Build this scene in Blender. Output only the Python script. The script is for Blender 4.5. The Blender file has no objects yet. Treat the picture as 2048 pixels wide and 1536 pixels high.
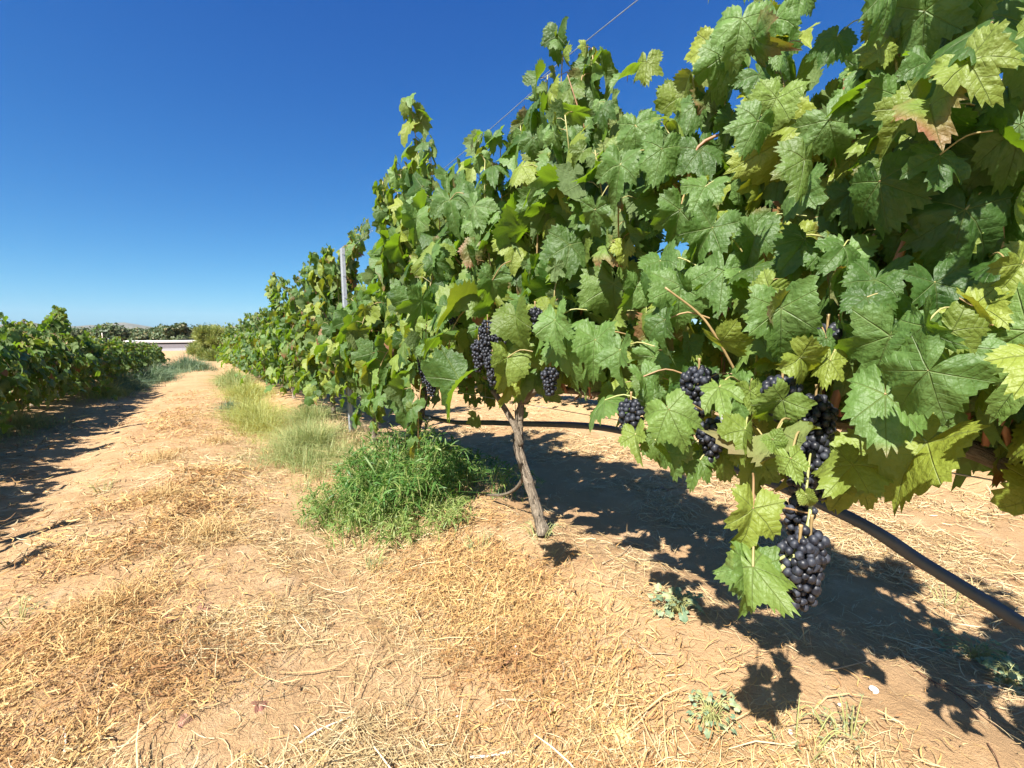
import bpy, math, random
import numpy as np
from mathutils import Vector

# ------------------------------------------------------------------ camera, sky, sun, exposure
SC = bpy.context.scene
EXPOSURE = 1.48
CAMH = 0.90
F_PX, CX, CY = 940.0, 1024.0, 768.0          # focal length and centre of the photograph in its pixels
PITCH = math.radians(6.07)
YAW = math.radians(33.1)
cam_d = bpy.data.cameras.new('camera')
cam_d.sensor_width = 36.0
cam_d.lens = 36.0 * F_PX / 2048.0
cam_d.clip_start, cam_d.clip_end = 0.02, 20000.0
cam = bpy.data.objects.new('camera', cam_d)
SC.collection.objects.link(cam)
cam.location = (0, 0, CAMH)
cam.rotation_euler = (math.radians(90) - PITCH, 0, -YAW)
SC.camera = cam

SUN_EL = math.radians(48)
SHX, SHY = 0.90, 0.436                        # the way shadows fall on the ground
_n = math.hypot(SHX, SHY); SHX /= _n; SHY /= _n
sun_d = bpy.data.lights.new('sun', 'SUN')
sun_d.energy = 5.0
sun_d.angle = math.radians(0.53)
sun_d.color = (1.0, 0.95, 0.87)
sun = bpy.data.objects.new('sun', sun_d)
SC.collection.objects.link(sun)
sun.rotation_euler = Vector((SHX * math.cos(SUN_EL), SHY * math.cos(SUN_EL), -math.sin(SUN_EL))).to_track_quat('-Z', 'Y').to_euler()

world = bpy.data.worlds.new('World')
SC.world = world
world.use_nodes = True
wt = world.node_tree
wt.nodes.clear()
w_out = wt.nodes.new('ShaderNodeOutputWorld')
w_bg = wt.nodes.new('ShaderNodeBackground')
w_sky = wt.nodes.new('ShaderNodeTexSky')
w_sky.sky_type = 'NISHITA'
w_sky.sun_disc = False
w_sky.sun_elevation = SUN_EL
w_sky.sun_rotation = math.atan2(-SHX, -SHY)
w_sky.altitude = 200
w_sky.air_density = 0.6
w_sky.dust_density = 0.9
w_sky.ozone_density = 4.0
w_bg.inputs['Strength'].default_value = 0.1
# the deep, clear blue of the day: each channel of the sky texture gets its own gain and power
w_sep = wt.nodes.new('ShaderNodeSeparateColor'); w_com = wt.nodes.new('ShaderNodeCombineColor')
wt.links.new(w_sky.outputs[0], w_sep.inputs[0])
for _k, (_g, _p) in enumerate(((2.05, 1.68), (1.68, 1.12), (1.28, 0.62))):
    _s = wt.nodes.new('ShaderNodeMath'); _s.operation = 'MULTIPLY'; _s.inputs[1].default_value = 0.1
    _e = wt.nodes.new('ShaderNodeMath'); _e.operation = 'POWER'; _e.inputs[1].default_value = _p
    _m = wt.nodes.new('ShaderNodeMath'); _m.operation = 'MULTIPLY'; _m.inputs[1].default_value = _g / (2 ** EXPOSURE * 0.1)
    wt.links.new(w_sep.outputs[_k], _s.inputs[0]); wt.links.new(_s.outputs[0], _e.inputs[0]); wt.links.new(_e.outputs[0], _m.inputs[0]); wt.links.new(_m.outputs[0], w_com.inputs[_k])
wt.links.new(w_com.outputs[0], w_bg.inputs['Color'])
wt.links.new(w_bg.outputs[0], w_out.inputs['Surface'])

SC.view_settings.view_transform = 'Standard'
SC.view_settings.look = 'None'
SC.view_settings.gamma = 1.0
SC.view_settings.use_curve_mapping = False
SC.view_settings.exposure = EXPOSURE
SC.cycles.max_bounces = 8
SC.cycles.transparent_max_bounces = 8
SC.cycles.use_adaptive_sampling = True

# ------------------------------------------------------------------ helpers
rng = np.random.default_rng(7)
cp, sp_, cyw, syw = math.cos(PITCH), math.sin(PITCH), math.cos(YAW), math.sin(YAW)

def ray(u, v):
    """Direction in the world of a point of the photograph, per metre of depth."""
    x = (u - CX) / F_PX; z = -(v - CY) / F_PX
    fy = cp + z * sp_; fz = -sp_ + z * cp
    return np.array([x * cyw + fy * syw, -x * syw + fy * cyw, fz])

def at(u, v, d):
    """World point seen at (u, v), d metres deep."""
    return np.array([0, 0, CAMH]) + ray(u, v) * d

def atx(u, v, X):
    """World point seen at (u, v) in the upright plane x = X."""
    r = ray(u, v)
    return np.array([0, 0, CAMH]) + r * (X / r[0])

def nrm(a):
    a = np.asarray(a, float)
    return a / np.maximum(np.linalg.norm(a, axis=-1, keepdims=True), 1e-9)

def hash2(ix, iy, seed):
    h = (ix.astype(np.int64) * 374761393 + iy.astype(np.int64) * 668265263 + seed * 1442695041) & 0x7fffffff
    h = ((h ^ (h >> 13)) * 1274126177) & 0x7fffffff
    h = (h ^ (h >> 16)) & 0x7fffffff
    return h / float(0x7fffffff)

def vnoise(x, y, seed=0):
    x = np.asarray(x, float); y = np.asarray(y, float)
    ix = np.floor(x); iy = np.floor(y)
    fx = x - ix; fy = y - iy
    fx = fx * fx * (3 - 2 * fx); fy = fy * fy * (3 - 2 * fy)
    a = hash2(ix, iy, seed); b = hash2(ix + 1, iy, seed)
    c = hash2(ix, iy + 1, seed); d = hash2(ix + 1, iy + 1, seed)
    return (a * (1 - fx) + b * fx) * (1 - fy) + (c * (1 - fx) + d * fx) * fy

def fbm(x, y, seed=0, oct=4):
    s = 0; a = 0.5; t = 0
    for k in range(oct):
        s = s + a * vnoise(x * 2 ** k, y * 2 ** k, seed + k * 17); t += a; a *= 0.5
    return s / t

ROW_R, ROW_L, ROW_N = 1.15, -2.2, 4.1       # the three vine rows

def gz(x, y):
    """Height of the ground."""
    x = np.asarray(x, float); y = np.asarray(y, float)
    z = -0.025 * np.clip(y, 0, 35) - 0.004 * np.clip(y - 35, 0, 60)
    near = np.exp(-np.maximum(np.hypot(x, y) - 30, 0) / 20)
    for rx, a, w in ((ROW_R, 0.085, 0.33), (ROW_L, 0.10, 0.40), (ROW_N, 0.10, 0.4)):
        z = z + near * a * np.exp(-((x - rx) / w) ** 2)
    for tx in (0.42, -0.95):
        z = z - near * 0.035 * np.exp(-((x - tx - 0.06 * np.sin(y * 0.7)) / 0.2) ** 2)
    z = z + near * 0.02 * np.exp(-((x + 0.2) / 0.3) ** 2)
    z = z + near * (0.05 * (fbm(x * 1.3, y * 1.3, 3, 3) - 0.5) + 0.03 * (fbm(x * 5, y * 5, 5, 3) - 0.5) + 0.012 * (fbm(x * 22, y * 22, 9, 3) - 0.5))
    return z

def link(o):
    SC.collection.objects.link(o); return o

def empty(name, loc, label=None, cat=None, group=None, kind=None):
    o = bpy.data.objects.new(name, None)
    o.empty_display_size = 0.1
    o.location = [float(c) for c in loc]
    link(o); tag(o, label, cat, group, kind)
    return o

def tag(o, label=None, cat=None, group=None, kind=None):
    if label: o['label'] = label
    if cat: o['category'] = cat
    if group: o['group'] = group
    if kind: o['kind'] = kind
    return o

class MB:
    """Collects numpy pieces and links them as one mesh."""
    def __init__(s):
        s.v = []; s.f = []; s.uv = []; s.c = []; s.m = []; s.n = 0
    def add(s, v, faces, uv=None, col=None, mat=0):
        """faces: list of int arrays (k, 3) or (k, 4)"""
        v = np.asarray(v, float).reshape(-1, 3)
        k = len(v)
        s.v.append(v)
        s.uv.append(np.zeros((k, 2)) if uv is None else np.asarray(uv, float).reshape(-1, 2))
        if col is None: c = np.tile(np.array([0.5, 0.0, 0.5, 1.0]), (k, 1))
        else:
            c = np.asarray(col, float)
            if c.ndim == 1: c = np.tile(c, (k, 1))
        s.c.append(c)
        for f in faces:
            f = np.asarray(f, np.int64)
            if len(f): s.f.append((f + s.n, mat))
        s.n += k
    def mesh(s, name, mats, smooth=True, origin=(0, 0, 0)):
        me = bpy.data.meshes.new(name)
        V = np.concatenate(s.v) - np.asarray(origin, float)
        loops = np.concatenate([f.ravel() for f, m in s.f])
        sizes = np.concatenate([np.full(len(f), f.shape[1]) for f, m in s.f])
        mi = np.concatenate([np.full(len(f), m) for f, m in s.f])
        me.vertices.add(len(V)); me.vertices.foreach_set('co', V.astype(np.float32).ravel())
        me.loops.add(len(loops)); me.loops.foreach_set('vertex_index', loops.astype(np.int32))
        me.polygons.add(len(sizes))
        starts = np.concatenate([[0], np.cumsum(sizes)[:-1]])
        me.polygons.foreach_set('loop_start', starts.astype(np.int32))
        me.polygons.foreach_set('loop_total', sizes.astype(np.int32))
        me.polygons.foreach_set('material_index', mi.astype(np.int32))
        me.polygons.foreach_set('use_smooth', np.full(len(sizes), smooth))
        UV = np.concatenate(s.uv)
        uvl = me.uv_layers.new(name='UVMap')
        uvl.data.foreach_set('uv', UV[loops].astype(np.float32).ravel())
        ca = me.attributes.new('lv', 'FLOAT_COLOR', 'POINT')
        ca.data.foreach_set('color', np.concatenate(s.c).astype(np.float32).ravel())
        for m in (mats if isinstance(mats, (list, tuple)) else [mats]): me.materials.append(m)
        me.update(calc_edges=True)
        return me
    def build(s, name, mats, parent=None, smooth=True, origin=None, loc=None):
        """World-space pieces; with a parent the mesh is stored about the parent's place."""
        if origin is None: origin = tuple(parent.location) if parent is not None else (loc or (0, 0, 0))
        o = bpy.data.objects.new(name, s.mesh(name, mats, smooth, origin))
        link(o)
        if parent is not None: o.parent = parent
        elif loc is not None: o.location = loc
        return o

def tube(mb, pts, rad, sides=6, col=None, mat=0, cap=True, rough=0.0, r=None, twist=0.0, flute=0.0):
    pts = np.asarray(pts, float); n = len(pts)
    rad = np.broadcast_to(np.asarray(rad, float), (n,))
    t = np.gradient(pts, axis=0); t = nrm(t)
    ref = np.array([0.3, 0.2, 1.0]) if abs(t[:, 2]).mean() < 0.8 else np.array([1.0, 0.25, 0.1])
    a = nrm(np.cross(t, ref)); b = np.cross(t, a)
    ang = np.linspace(0, 2 * np.pi, sides, endpoint=False)
    A = ang[None, :] + twist * np.linspace(0, 1, n)[:, None]
    rr = rad[:, None] * (1 + flute * np.cos(3 * ang + 0.7)[None, :] + flute * 0.6 * np.cos(5 * ang + 2)[None, :])
    if rough and r is not None: rr = rr * (1 + rough * r.standard_normal((n, sides)))
    v = pts[:, None, :] + rr[..., None] * (np.cos(A)[..., None] * a[:, None, :] + np.sin(A)[..., None] * b[:, None, :])
    i = np.arange(n - 1)[:, None] * sides; j = np.arange(sides)[None, :]; j2 = (j + 1) % sides
    q = np.stack([i + j, i + j2, i + sides + j2, i + sides + j], -1).reshape(-1, 4)
    L = np.concatenate([[0], np.cumsum(np.linalg.norm(np.diff(pts, axis=0), axis=1))])
    uv = np.stack(np.broadcast_arrays(ang[None, :] / (2 * np.pi), L[:, None]), -1)
    V = v.reshape(-1, 3); U = uv.reshape(-1, 2); F = [q]
    if cap:
        V = np.concatenate([V, pts[:1], pts[-1:]]); U = np.concatenate([U, U[:1], U[-1:]])
        k = n * sides; jj = np.arange(sides); jn = (jj + 1) % sides
        F.append(np.stack([np.full(sides, k), jn, jj], -1))
        F.append(np.stack([np.full(sides, k + 1), (n - 1) * sides + jj, (n - 1) * sides + jn], -1))
    mb.add(V, F, U, col, mat)

def spline(ctrl, n):
    """Catmull-Rom through control points."""
    c = np.asarray(ctrl, float)
    if len(c) == 2: return c[0] + (c[1] - c[0]) * np.linspace(0, 1, n)[:, None]
    c = np.concatenate([[2 * c[0] - c[1]], c, [2 * c[-1] - c[-2]]])
    s = np.linspace(0, len(c) - 3 - 1e-6, n); i = s.astype(int); f = (s - i)[:, None]
    p0, p1, p2, p3 = c[i], c[i + 1], c[i + 2], c[i + 3]
    return 0.5 * (2 * p1 + (p2 - p0) * f + (2 * p0 - 5 * p1 + 4 * p2 - p3) * f ** 2 + (3 * p1 - p0 - 3 * p2 + p3) * f ** 3)

def ribbons(mb, P, W, side, col, mat=0):
    """P (N,S,3) centre lines, W (N,S) half widths, side (N,3) or (N,S,3)."""
    N, S, _ = P.shape
    if side.ndim == 2: side = side[:, None, :]
    a = P - side * W[..., None]; b = P + side * W[..., None]
    V = np.stack([a, b], 2).reshape(-1, 3)
    base = (np.arange(N) * S * 2)[:, None]; k = (np.arange(S - 1) * 2)[None, :]
    q = np.stack([base + k, base + k + 1, base + k + 3, base + k + 2], -1).reshape(-1, 4)
    uv = np.zeros((N, S, 2, 2)); uv[..., 0, 0] = -1; uv[..., 1, 0] = 1; uv[..., 1] = np.linspace(0, 1, S)[None, :, None]
    C = np.repeat(col, S * 2, axis=0)
    mb.add(V, [q], uv.reshape(-1, 2), C, mat)

# ------------------------------------------------------------------ materials
class NT:
    def __init__(s, name):
        s.m = bpy.data.materials.new(name); s.m.use_nodes = True
        s.t = s.m.node_tree; s.t.nodes.clear()
        s.out = s.t.nodes.new('ShaderNodeOutputMaterial')
    def n(s, typ, **kw):
        nd = s.t.nodes.new(typ)
        for k, v in kw.items(): setattr(nd, k, v)
        return nd
    def set(s, sock, v):
        if isinstance(v, bpy.types.NodeSocket): s.t.links.new(v, sock)
        elif v is not None: sock.default_value = v
    def math(s, op, a, b=None, c=None, clamp=False):
        nd = s.n('ShaderNodeMath', operation=op, use_clamp=clamp)
        s.set(nd.inputs[0], a); s.set(nd.inputs[1], b)
        if c is not None: s.set(nd.inputs[2], c)
        return nd.outputs[0]
    def mix(s, f, a, b, blend='MIX'):
        nd = s.n('ShaderNodeMix', data_type='RGBA', blend_type=blend)
        s.set(nd.inputs[0], f)
        s.set(nd.inputs[6], a if isinstance(a, bpy.types.NodeSocket) else (*a, 1))
        s.set(nd.inputs[7], b if isinstance(b, bpy.types.NodeSocket) else (*b, 1))
        return nd.outputs[2]
    def noise(s, scale, detail=3, rough=0.55, vec=None, dist=0.0):
        nd = s.n('ShaderNodeTexNoise')
        nd.inputs['Scale'].default_value = scale; nd.inputs['Detail'].default_value = detail
        nd.inputs['Roughness'].default_value = rough; nd.inputs['Distortion'].default_value = dist
        if vec is not None: s.set(nd.inputs['Vector'], vec)
        return nd.outputs[0]
    def ramp(s, f, lo, hi):
        nd = s.n('ShaderNodeMapRange'); s.set(nd.inputs[0], f)
        nd.inputs[1].default_value = lo; nd.inputs[2].default_value = hi
        return nd.outputs[0]
    def obj(s): return s.n('ShaderNodeTexCoord').outputs['Object']
    def pos(s): return s.n('ShaderNodeNewGeometry').outputs['Position']
    def lv(s):
        a = s.n('ShaderNodeAttribute', attribute_name='lv')
        x = s.n('ShaderNodeSeparateColor'); s.set(x.inputs[0], a.outputs['Color'])
        return x.outputs
    def bump(s, h, strength, dist=0.01):
        nd = s.n('ShaderNodeBump'); nd.inputs['Strength'].default_value = strength; nd.inputs['Distance'].default_value = dist
        s.set(nd.inputs['Height'], h); return nd.outputs[0]
    def bsdf(s, col, rough=0.6, spec=0.5, normal=None, **kw):
        nd = s.n('ShaderNodeBsdfPrincipled')
        s.set(nd.inputs['Base Color'], col if isinstance(col, bpy.types.NodeSocket) else (*col, 1))
        s.set(nd.inputs['Roughness'], rough); s.set(nd.inputs['Specular IOR Level'], spec)
        if normal is not None: s.set(nd.inputs['Normal'], normal)
        for k, v in kw.items(): s.set(nd.inputs[k.replace('_', ' ')], v)
        return nd.outputs[0]
    def done(s, sh):
        s.t.links.new(sh, s.out.inputs['Surface']); return s.m

def leaf_material(name, dark, light, yellow, brown, transl=(0.27, 0.46, 0.015), tf=0.30, veins=True, rough=0.54):
    t = NT(name)
    uv = t.n('ShaderNodeUVMap', uv_map='UVMap').outputs[0]
    sx = t.n('ShaderNodeSeparateXYZ'); t.set(sx.inputs[0], uv)
    ux, uy = sx.outputs[0], sx.outputs[1]
    hv, br, bv = t.lv()[0:3]
    o = t.obj()
    n1 = t.noise(38, 4, 0.6, o)
    n2 = t.noise(9, 2, 0.5, o)
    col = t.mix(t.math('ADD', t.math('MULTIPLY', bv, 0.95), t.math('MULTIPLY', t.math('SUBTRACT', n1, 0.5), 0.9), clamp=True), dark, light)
    col = t.mix(t.math('MULTIPLY', t.ramp(hv, 0.45, 1.0), 0.95), col, yellow)
    r2 = t.math('SQRT', t.math('ADD', t.math('MULTIPLY', ux, ux), t.math('MULTIPLY', uy, uy)))
    edge = t.math('ADD', t.math('MULTIPLY', r2, 0.75), t.math('MULTIPLY', t.math('SUBTRACT', n2, 0.5), 1.6))
    bm = t.math('MULTIPLY', t.ramp(t.math('ADD', edge, br), 0.95, 1.45), t.ramp(br, 0.02, 0.3), clamp=True)
    col = t.mix(bm, col, brown)
    dust = t.math('MULTIPLY', t.ramp(t.noise(16, 4, 0.65, o), 0.48, 0.75), t.math('MULTIPLY_ADD', bv, 0.17, 0.0), clamp=True)
    col = t.mix(dust, col, (0.235, 0.235, 0.15))
    height = n1
    if veins:
        best = None; bal = None
        for k, a in enumerate((0.0, 0.95, -0.95, 1.95, -1.95)):
            dx, dy = math.sin(a), math.cos(a)
            al = t.math('ADD', t.math('MULTIPLY', ux, dx), t.math('MULTIPLY', uy, dy))
            pe = t.math('ABSOLUTE', t.math('SUBTRACT', t.math('MULTIPLY', ux, dy), t.math('MULTIPLY', uy, dx)))
            pe = t.math('ADD', pe, t.math('MULTIPLY', t.math('LESS_THAN', al, 0.0), 5.0))
            if best is None: best, bal = pe, al
            else:
                c = t.math('LESS_THAN', pe, best)
                bal = t.math('ADD', t.math('MULTIPLY', c, al), t.math('MULTIPLY', t.math('SUBTRACT', 1.0, c), bal))
                best = t.math('MINIMUM', best, pe)
        w = t.math('MULTIPLY_ADD', bal, -0.013, 0.021)
        main = t.math('SUBTRACT', 1.0, t.math('DIVIDE', best, w), clamp=True)
        wob = t.math('MULTIPLY', t.math('SUBTRACT', t.noise(55, 2, 0.5, o), 0.5), 0.09)
        sec = t.math('FRACT', t.math('ADD', t.math('MULTIPLY', t.math('SUBTRACT', t.math('ADD', bal, wob), t.math('MULTIPLY', best, 0.75)), 5.5), t.math('MULTIPLY', bv, 0.6)))
        secd = t.math('ABSOLUTE', t.math('SUBTRACT', sec, 0.5))
        secm = t.math('MULTIPLY', t.math('SUBTRACT', 1.0, t.math('DIVIDE', secd, 0.055), clamp=True), t.ramp(best, 0.42, 0.0), clamp=True)
        vm = t.math('MAXIMUM', main, t.math('MULTIPLY', secm, 0.28))
        col = t.mix(t.math('MULTIPLY', vm, 0.55), col, (0.20, 0.25, 0.085))
        puck = t.math('ABSOLUTE', t.math('SUBTRACT', sec, 0.5))
        height = t.math('ADD', t.math('MULTIPLY', n1, 1.1), t.math('ADD', t.math('MULTIPLY', vm, -0.4), t.math('MULTIPLY', puck, 0.22)))
    back = t.n('ShaderNodeNewGeometry').outputs['Backfacing']
    backc = t.mix(0.55, col, (0.13, 0.17, 0.07))
    col2 = t.mix(back, col, backc)
    nm = t.bump(t.math('ADD', height, t.math('MULTIPLY', t.noise(95, 2, 0.5, o), 0.7)), 0.75, 0.006)
    a = t.bsdf(col2, t.math('MULTIPLY_ADD', back, 0.25, rough), 0.42, nm)
    tr = t.n('ShaderNodeBsdfTranslucent')
    tc = t.mix(t.ramp(hv, 0.4, 1.0), transl, (0.38, 0.36, 0.02))
    tc = t.mix(bm, tc, (0.30, 0.10, 0.015))
    t.set(tr.inputs[0], tc)
    mx = t.n('ShaderNodeMixShader'); mx.inputs[0].default_value = tf
    t.t.links.new(a, mx.inputs[1]); t.t.links.new(tr.outputs[0], mx.inputs[2])
    return t.done(mx.outputs[0])

M = {}
M['leaf'] = leaf_material('vine_leaf', (0.020, 0.056, 0.007), (0.112, 0.198, 0.046), (0.22, 0.265, 0.034), (0.21, 0.10, 0.05))
M['leaf_far'] = leaf_material('vine_leaf_far', (0.019, 0.053, 0.008), (0.100, 0.178, 0.046), (0.19, 0.235, 0.040), (0.17, 0.105, 0.06), veins=False)

def grass_material(name, c0, c1, c2, transl=None, tf=0.25, rough=0.55):
    t = NT(name)
    hv, br, bv = t.lv()[0:3]
    col = t.mix(bv, c0, c1); col = t.mix(hv, col, c2)
    a = t.bsdf(col, rough, 0.4)
    if transl is None: return t.done(a)
    tr = t.n('ShaderNodeBsdfTranslucent'); t.set(tr.inputs[0], (*transl, 1))
    mx = t.n('ShaderNodeMixShader'); mx.inputs[0].default_value = tf
    t.t.links.new(a, mx.inputs[1]); t.t.links.new(tr.outputs[0], mx.inputs[2])
    return t.done(mx.outputs[0])

M['straw'] = grass_material('straw', (0.290, 0.180, 0.070), (0.484, 0.352, 0.167), (0.563, 0.458, 0.273), rough=0.5)
M['litter'] = grass_material('dead_weed', (0.20, 0.088, 0.032), (0.50, 0.300, 0.105), (0.58, 0.44, 0.20), rough=0.7)
M['green_weed'] = grass_material('green_weed', (0.035, 0.10, 0.018), (0.10, 0.215, 0.045), (0.24, 0.28, 0.075), (0.17, 0.36, 0.03), 0.3, 0.5)
M['fine_grass'] = grass_material('fine_grass', (0.11, 0.19, 0.055), (0.27, 0.36, 0.13), (0.44, 0.40, 0.17), (0.28, 0.34, 0.08), 0.3)
M['yellow_weed'] = grass_material('yellow_weed', (0.15, 0.21, 0.045), (0.29, 0.36, 0.10), (0.40, 0.39, 0.13), (0.5, 0.42, 0.05), 0.3)
M['blue_grass'] = grass_material('blue_grass', (0.06, 0.11, 0.07), (0.11, 0.17, 0.10), (0.20, 0.24, 0.12), (0.10, 0.22, 0.08), 0.25)
M['mallow'] = grass_material('mallow_leaf', (0.10, 0.17, 0.10), (0.18, 0.26, 0.16), (0.30, 0.32, 0.16), (0.2, 0.32, 0.1), 0.2)

def bark_material(name, c0, c1):
    t = NT(name)
    uv = t.n('ShaderNodeUVMap', uv_map='UVMap').outputs[0]
    mp = t.n('ShaderNodeMapping'); mp.inputs['Scale'].default_value = (14, 9, 1); t.set(mp.inputs[0], uv)
    n = t.noise(1.0, 6, 0.7, mp.outputs[0], 0.6)
    n2 = t.noise(60, 3, 0.6, t.obj())
    f = t.ramp(t.math('MULTIPLY_ADD', n2, 0.3, n), 0.42, 0.85)
    return t.done(t.bsdf(t.mix(f, c0, c1), 0.85, 0.25, t.bump(f, 1.0, 0.012)))
M['bark'] = bark_material('vine_bark', (0.108, 0.072, 0.045), (0.396, 0.333, 0.252))

def stem_material():
    t = NT('cane_bark')
    hv, br, bv = t.lv()[0:3]
    n = t.noise(45, 3, 0.6, t.obj())
    woody = t.mix(n, (0.16, 0.065, 0.035), (0.36, 0.17, 0.095))
    green = t.mix(n, (0.20, 0.24, 0.07), (0.42, 0.42, 0.17))
    col = t.mix(hv, woody, green)
    return t.done(t.bsdf(col, 0.5, 0.45))
M['stem'] = stem_material()

def berry_material():
    t = NT('berry_skin')
    hv, br, bv = t.lv()[0:3]
    n = t.noise(120, 4, 0.65, t.obj())
    bloom = t.math('MULTIPLY', t.ramp(n, 0.32, 0.62), t.math('MULTIPLY_ADD', bv, 0.7, 0.35), clamp=True)
    col = t.mix(bloom, (0.005, 0.005, 0.008), (0.037, 0.042, 0.058))
    return t.done(t.bsdf(col, t.math('MULTIPLY_ADD', bloom, 0.35, 0.36), 0.4))
M['berry'] = berry_material()

def ground_material():
    t = NT('sandy_ground')
    p = t.pos()
    big = t.noise(0.9, 4, 0.6, p); mid = t.noise(6, 4, 0.6, p); fin = t.noise(70, 5, 0.7, p); grain = t.noise(420, 3, 0.7, p)
    col = t.mix(t.ramp(big, 0.35, 0.7), (0.378, 0.233, 0.116), (0.459, 0.300, 0.162))
    col = t.mix(t.ramp(mid, 0.52, 0.75), col, (0.504, 0.348, 0.203))
    col = t.mix(t.math('MULTIPLY', t.ramp(fin, 0.56, 0.72), 0.35), col, (0.288, 0.157, 0.071))
    col = t.mix(t.math('MULTIPLY', t.ramp(grain, 0.58, 0.75), 0.35), col, (0.252, 0.148, 0.075))
    v = t.n('ShaderNodeTexVoronoi', feature='F1'); v.inputs['Scale'].default_value = 55; t.set(v.inputs['Vector'], p)
    stone = t.math('MULTIPLY', t.math('LESS_THAN', v.outputs['Distance'], 0.2), t.ramp(mid, 0.5, 0.62))
    col = t.mix(t.math('MULTIPLY', stone, 0.5), col, (0.558, 0.435, 0.299))
    h = t.math('ADD', t.math('MULTIPLY', fin, 1.0), t.math('ADD', t.math('MULTIPLY', grain, 0.25), t.math('MULTIPLY', stone, 0.25)))
    return t.done(t.bsdf(col, 0.95, 0.15, t.bump(h, 0.8, 0.018)))
M['ground'] = ground_material()

def plain(name, c, rough=0.5, spec=0.5, metal=0.0, var=0.25, scale=40, bump=0.2):
    t = NT(name)
    n = t.noise(scale, 4, 0.6, t.obj())
    col = t.mix(n, tuple(x * (1 - var) for x in c), tuple(min(1, x * (1 + var)) for x in c))
    return t.done(t.bsdf(col, t.math('MULTIPLY_ADD', n, 0.25, rough - 0.1), spec, t.bump(n, bump, 0.004), Metallic=metal))
M['steel'] = plain('galvanised_steel', (0.40, 0.42, 0.44), 0.55, 0.5, 0.5, 0.3)
M['wire'] = plain('wire_steel', (0.40, 0.42, 0.44), 0.45, 0.5, 0.7)
M['hose'] = plain('drip_hose_plastic', (0.062, 0.070, 0.084), 0.42, 0.5, 0, 0.3)
M['twig'] = plain('dry_wood', (0.396, 0.288, 0.180), 0.8, 0.2, 0, 0.3)
M['grey_twig'] = plain('weathered_wood', (0.62, 0.55, 0.46), 0.8, 0.2, 0, 0.3)
M['dark_twig'] = plain('dark_stem', (0.17, 0.09, 0.055), 0.8, 0.2, 0, 0.3)
M['shell'] = plain('snail_shell', (0.78, 0.74, 0.66), 0.45, 0.5, 0, 0.1)
M['white'] = plain('shed_roof_sheet', (0.80, 0.80, 0.78), 0.6, 0.4, 0, 0.06, 3)
M['wall'] = plain('shed_wall_sheet', (0.62, 0.68, 0.74), 0.7, 0.3, 0, 0.1, 3)
M['dark'] = plain('shed_dark_opening', (0.05, 0.05, 0.05), 0.8, 0.2, 0, 0.2, 3)
M['dead_leaf'] = leaf_material('fallen_leaf', (0.24, 0.10, 0.07), (0.44, 0.25, 0.16), (0.62, 0.50, 0.20), (0.30, 0.12, 0.09), tf=0.1)
M['tree_leaf'] = grass_material('tree_leaf', (0.030, 0.060, 0.022), (0.075, 0.11, 0.045), (0.20, 0.17, 0.08), (0.10, 0.16, 0.03), 0.2)
M['tamarisk'] = grass_material('feathery_leaf', (0.13, 0.18, 0.05), (0.28, 0.32, 0.09), (0.36, 0.37, 0.13), (0.25, 0.32, 0.06), 0.25)
M['hill'] = plain('scrub_hill', (0.12, 0.115, 0.085), 0.95, 0.1, 0, 0.4, 0.004, 0)

# ------------------------------------------------------------------ the ground, one sheet to the horizon
def build_ground():
    r = np.concatenate([[0.12], np.geomspace(0.2, 9, 250), np.geomspace(9.3, 6000, 70)])
    fine = np.linspace(math.radians(-30), math.radians(105), 560)      # clockwise from +y
    rest = np.linspace(math.radians(105), math.radians(330), 120)[1:-1]
    a = np.concatenate([fine, rest]); n = len(a); m = len(r)
    X = r[:, None] * np.sin(a)[None, :]; Y = r[:, None] * np.cos(a)[None, :]
    Z = gz(X, Y)
    V = np.stack([X, Y, Z], -1).reshape(-1, 3)
    i = np.arange(m - 1)[:, None] * n; j = np.arange(n)[None, :]; j2 = (j + 1) % n
    q = np.stack([i + j, i + n + j, i + n + j2, i + j2], -1).reshape(-1, 4)[:, ::-1]
    c = len(V); V = np.concatenate([V, [[0, 0, float(gz(0, 0))]]])
    jj = np.arange(n)
    mb = MB(); mb.add(V, [q, np.stack([np.full(n, c), (jj + 1) % n, jj], -1)])
    o = mb.build('ground', M['ground']); tag(o, kind='structure')
build_ground()

# ------------------------------------------------------------------ vine leaves
CTRL = np.array([(0, 1.0), (10, .96), (20, .86), (29, .77), (35, .76), (44, .84), (55, .92), (66, .87), (79, .73), (88, .70), (100, .74), (115, .78), (130, .72), (148, .60), (163, .47), (172, .22), (177, .06)], float)

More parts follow.
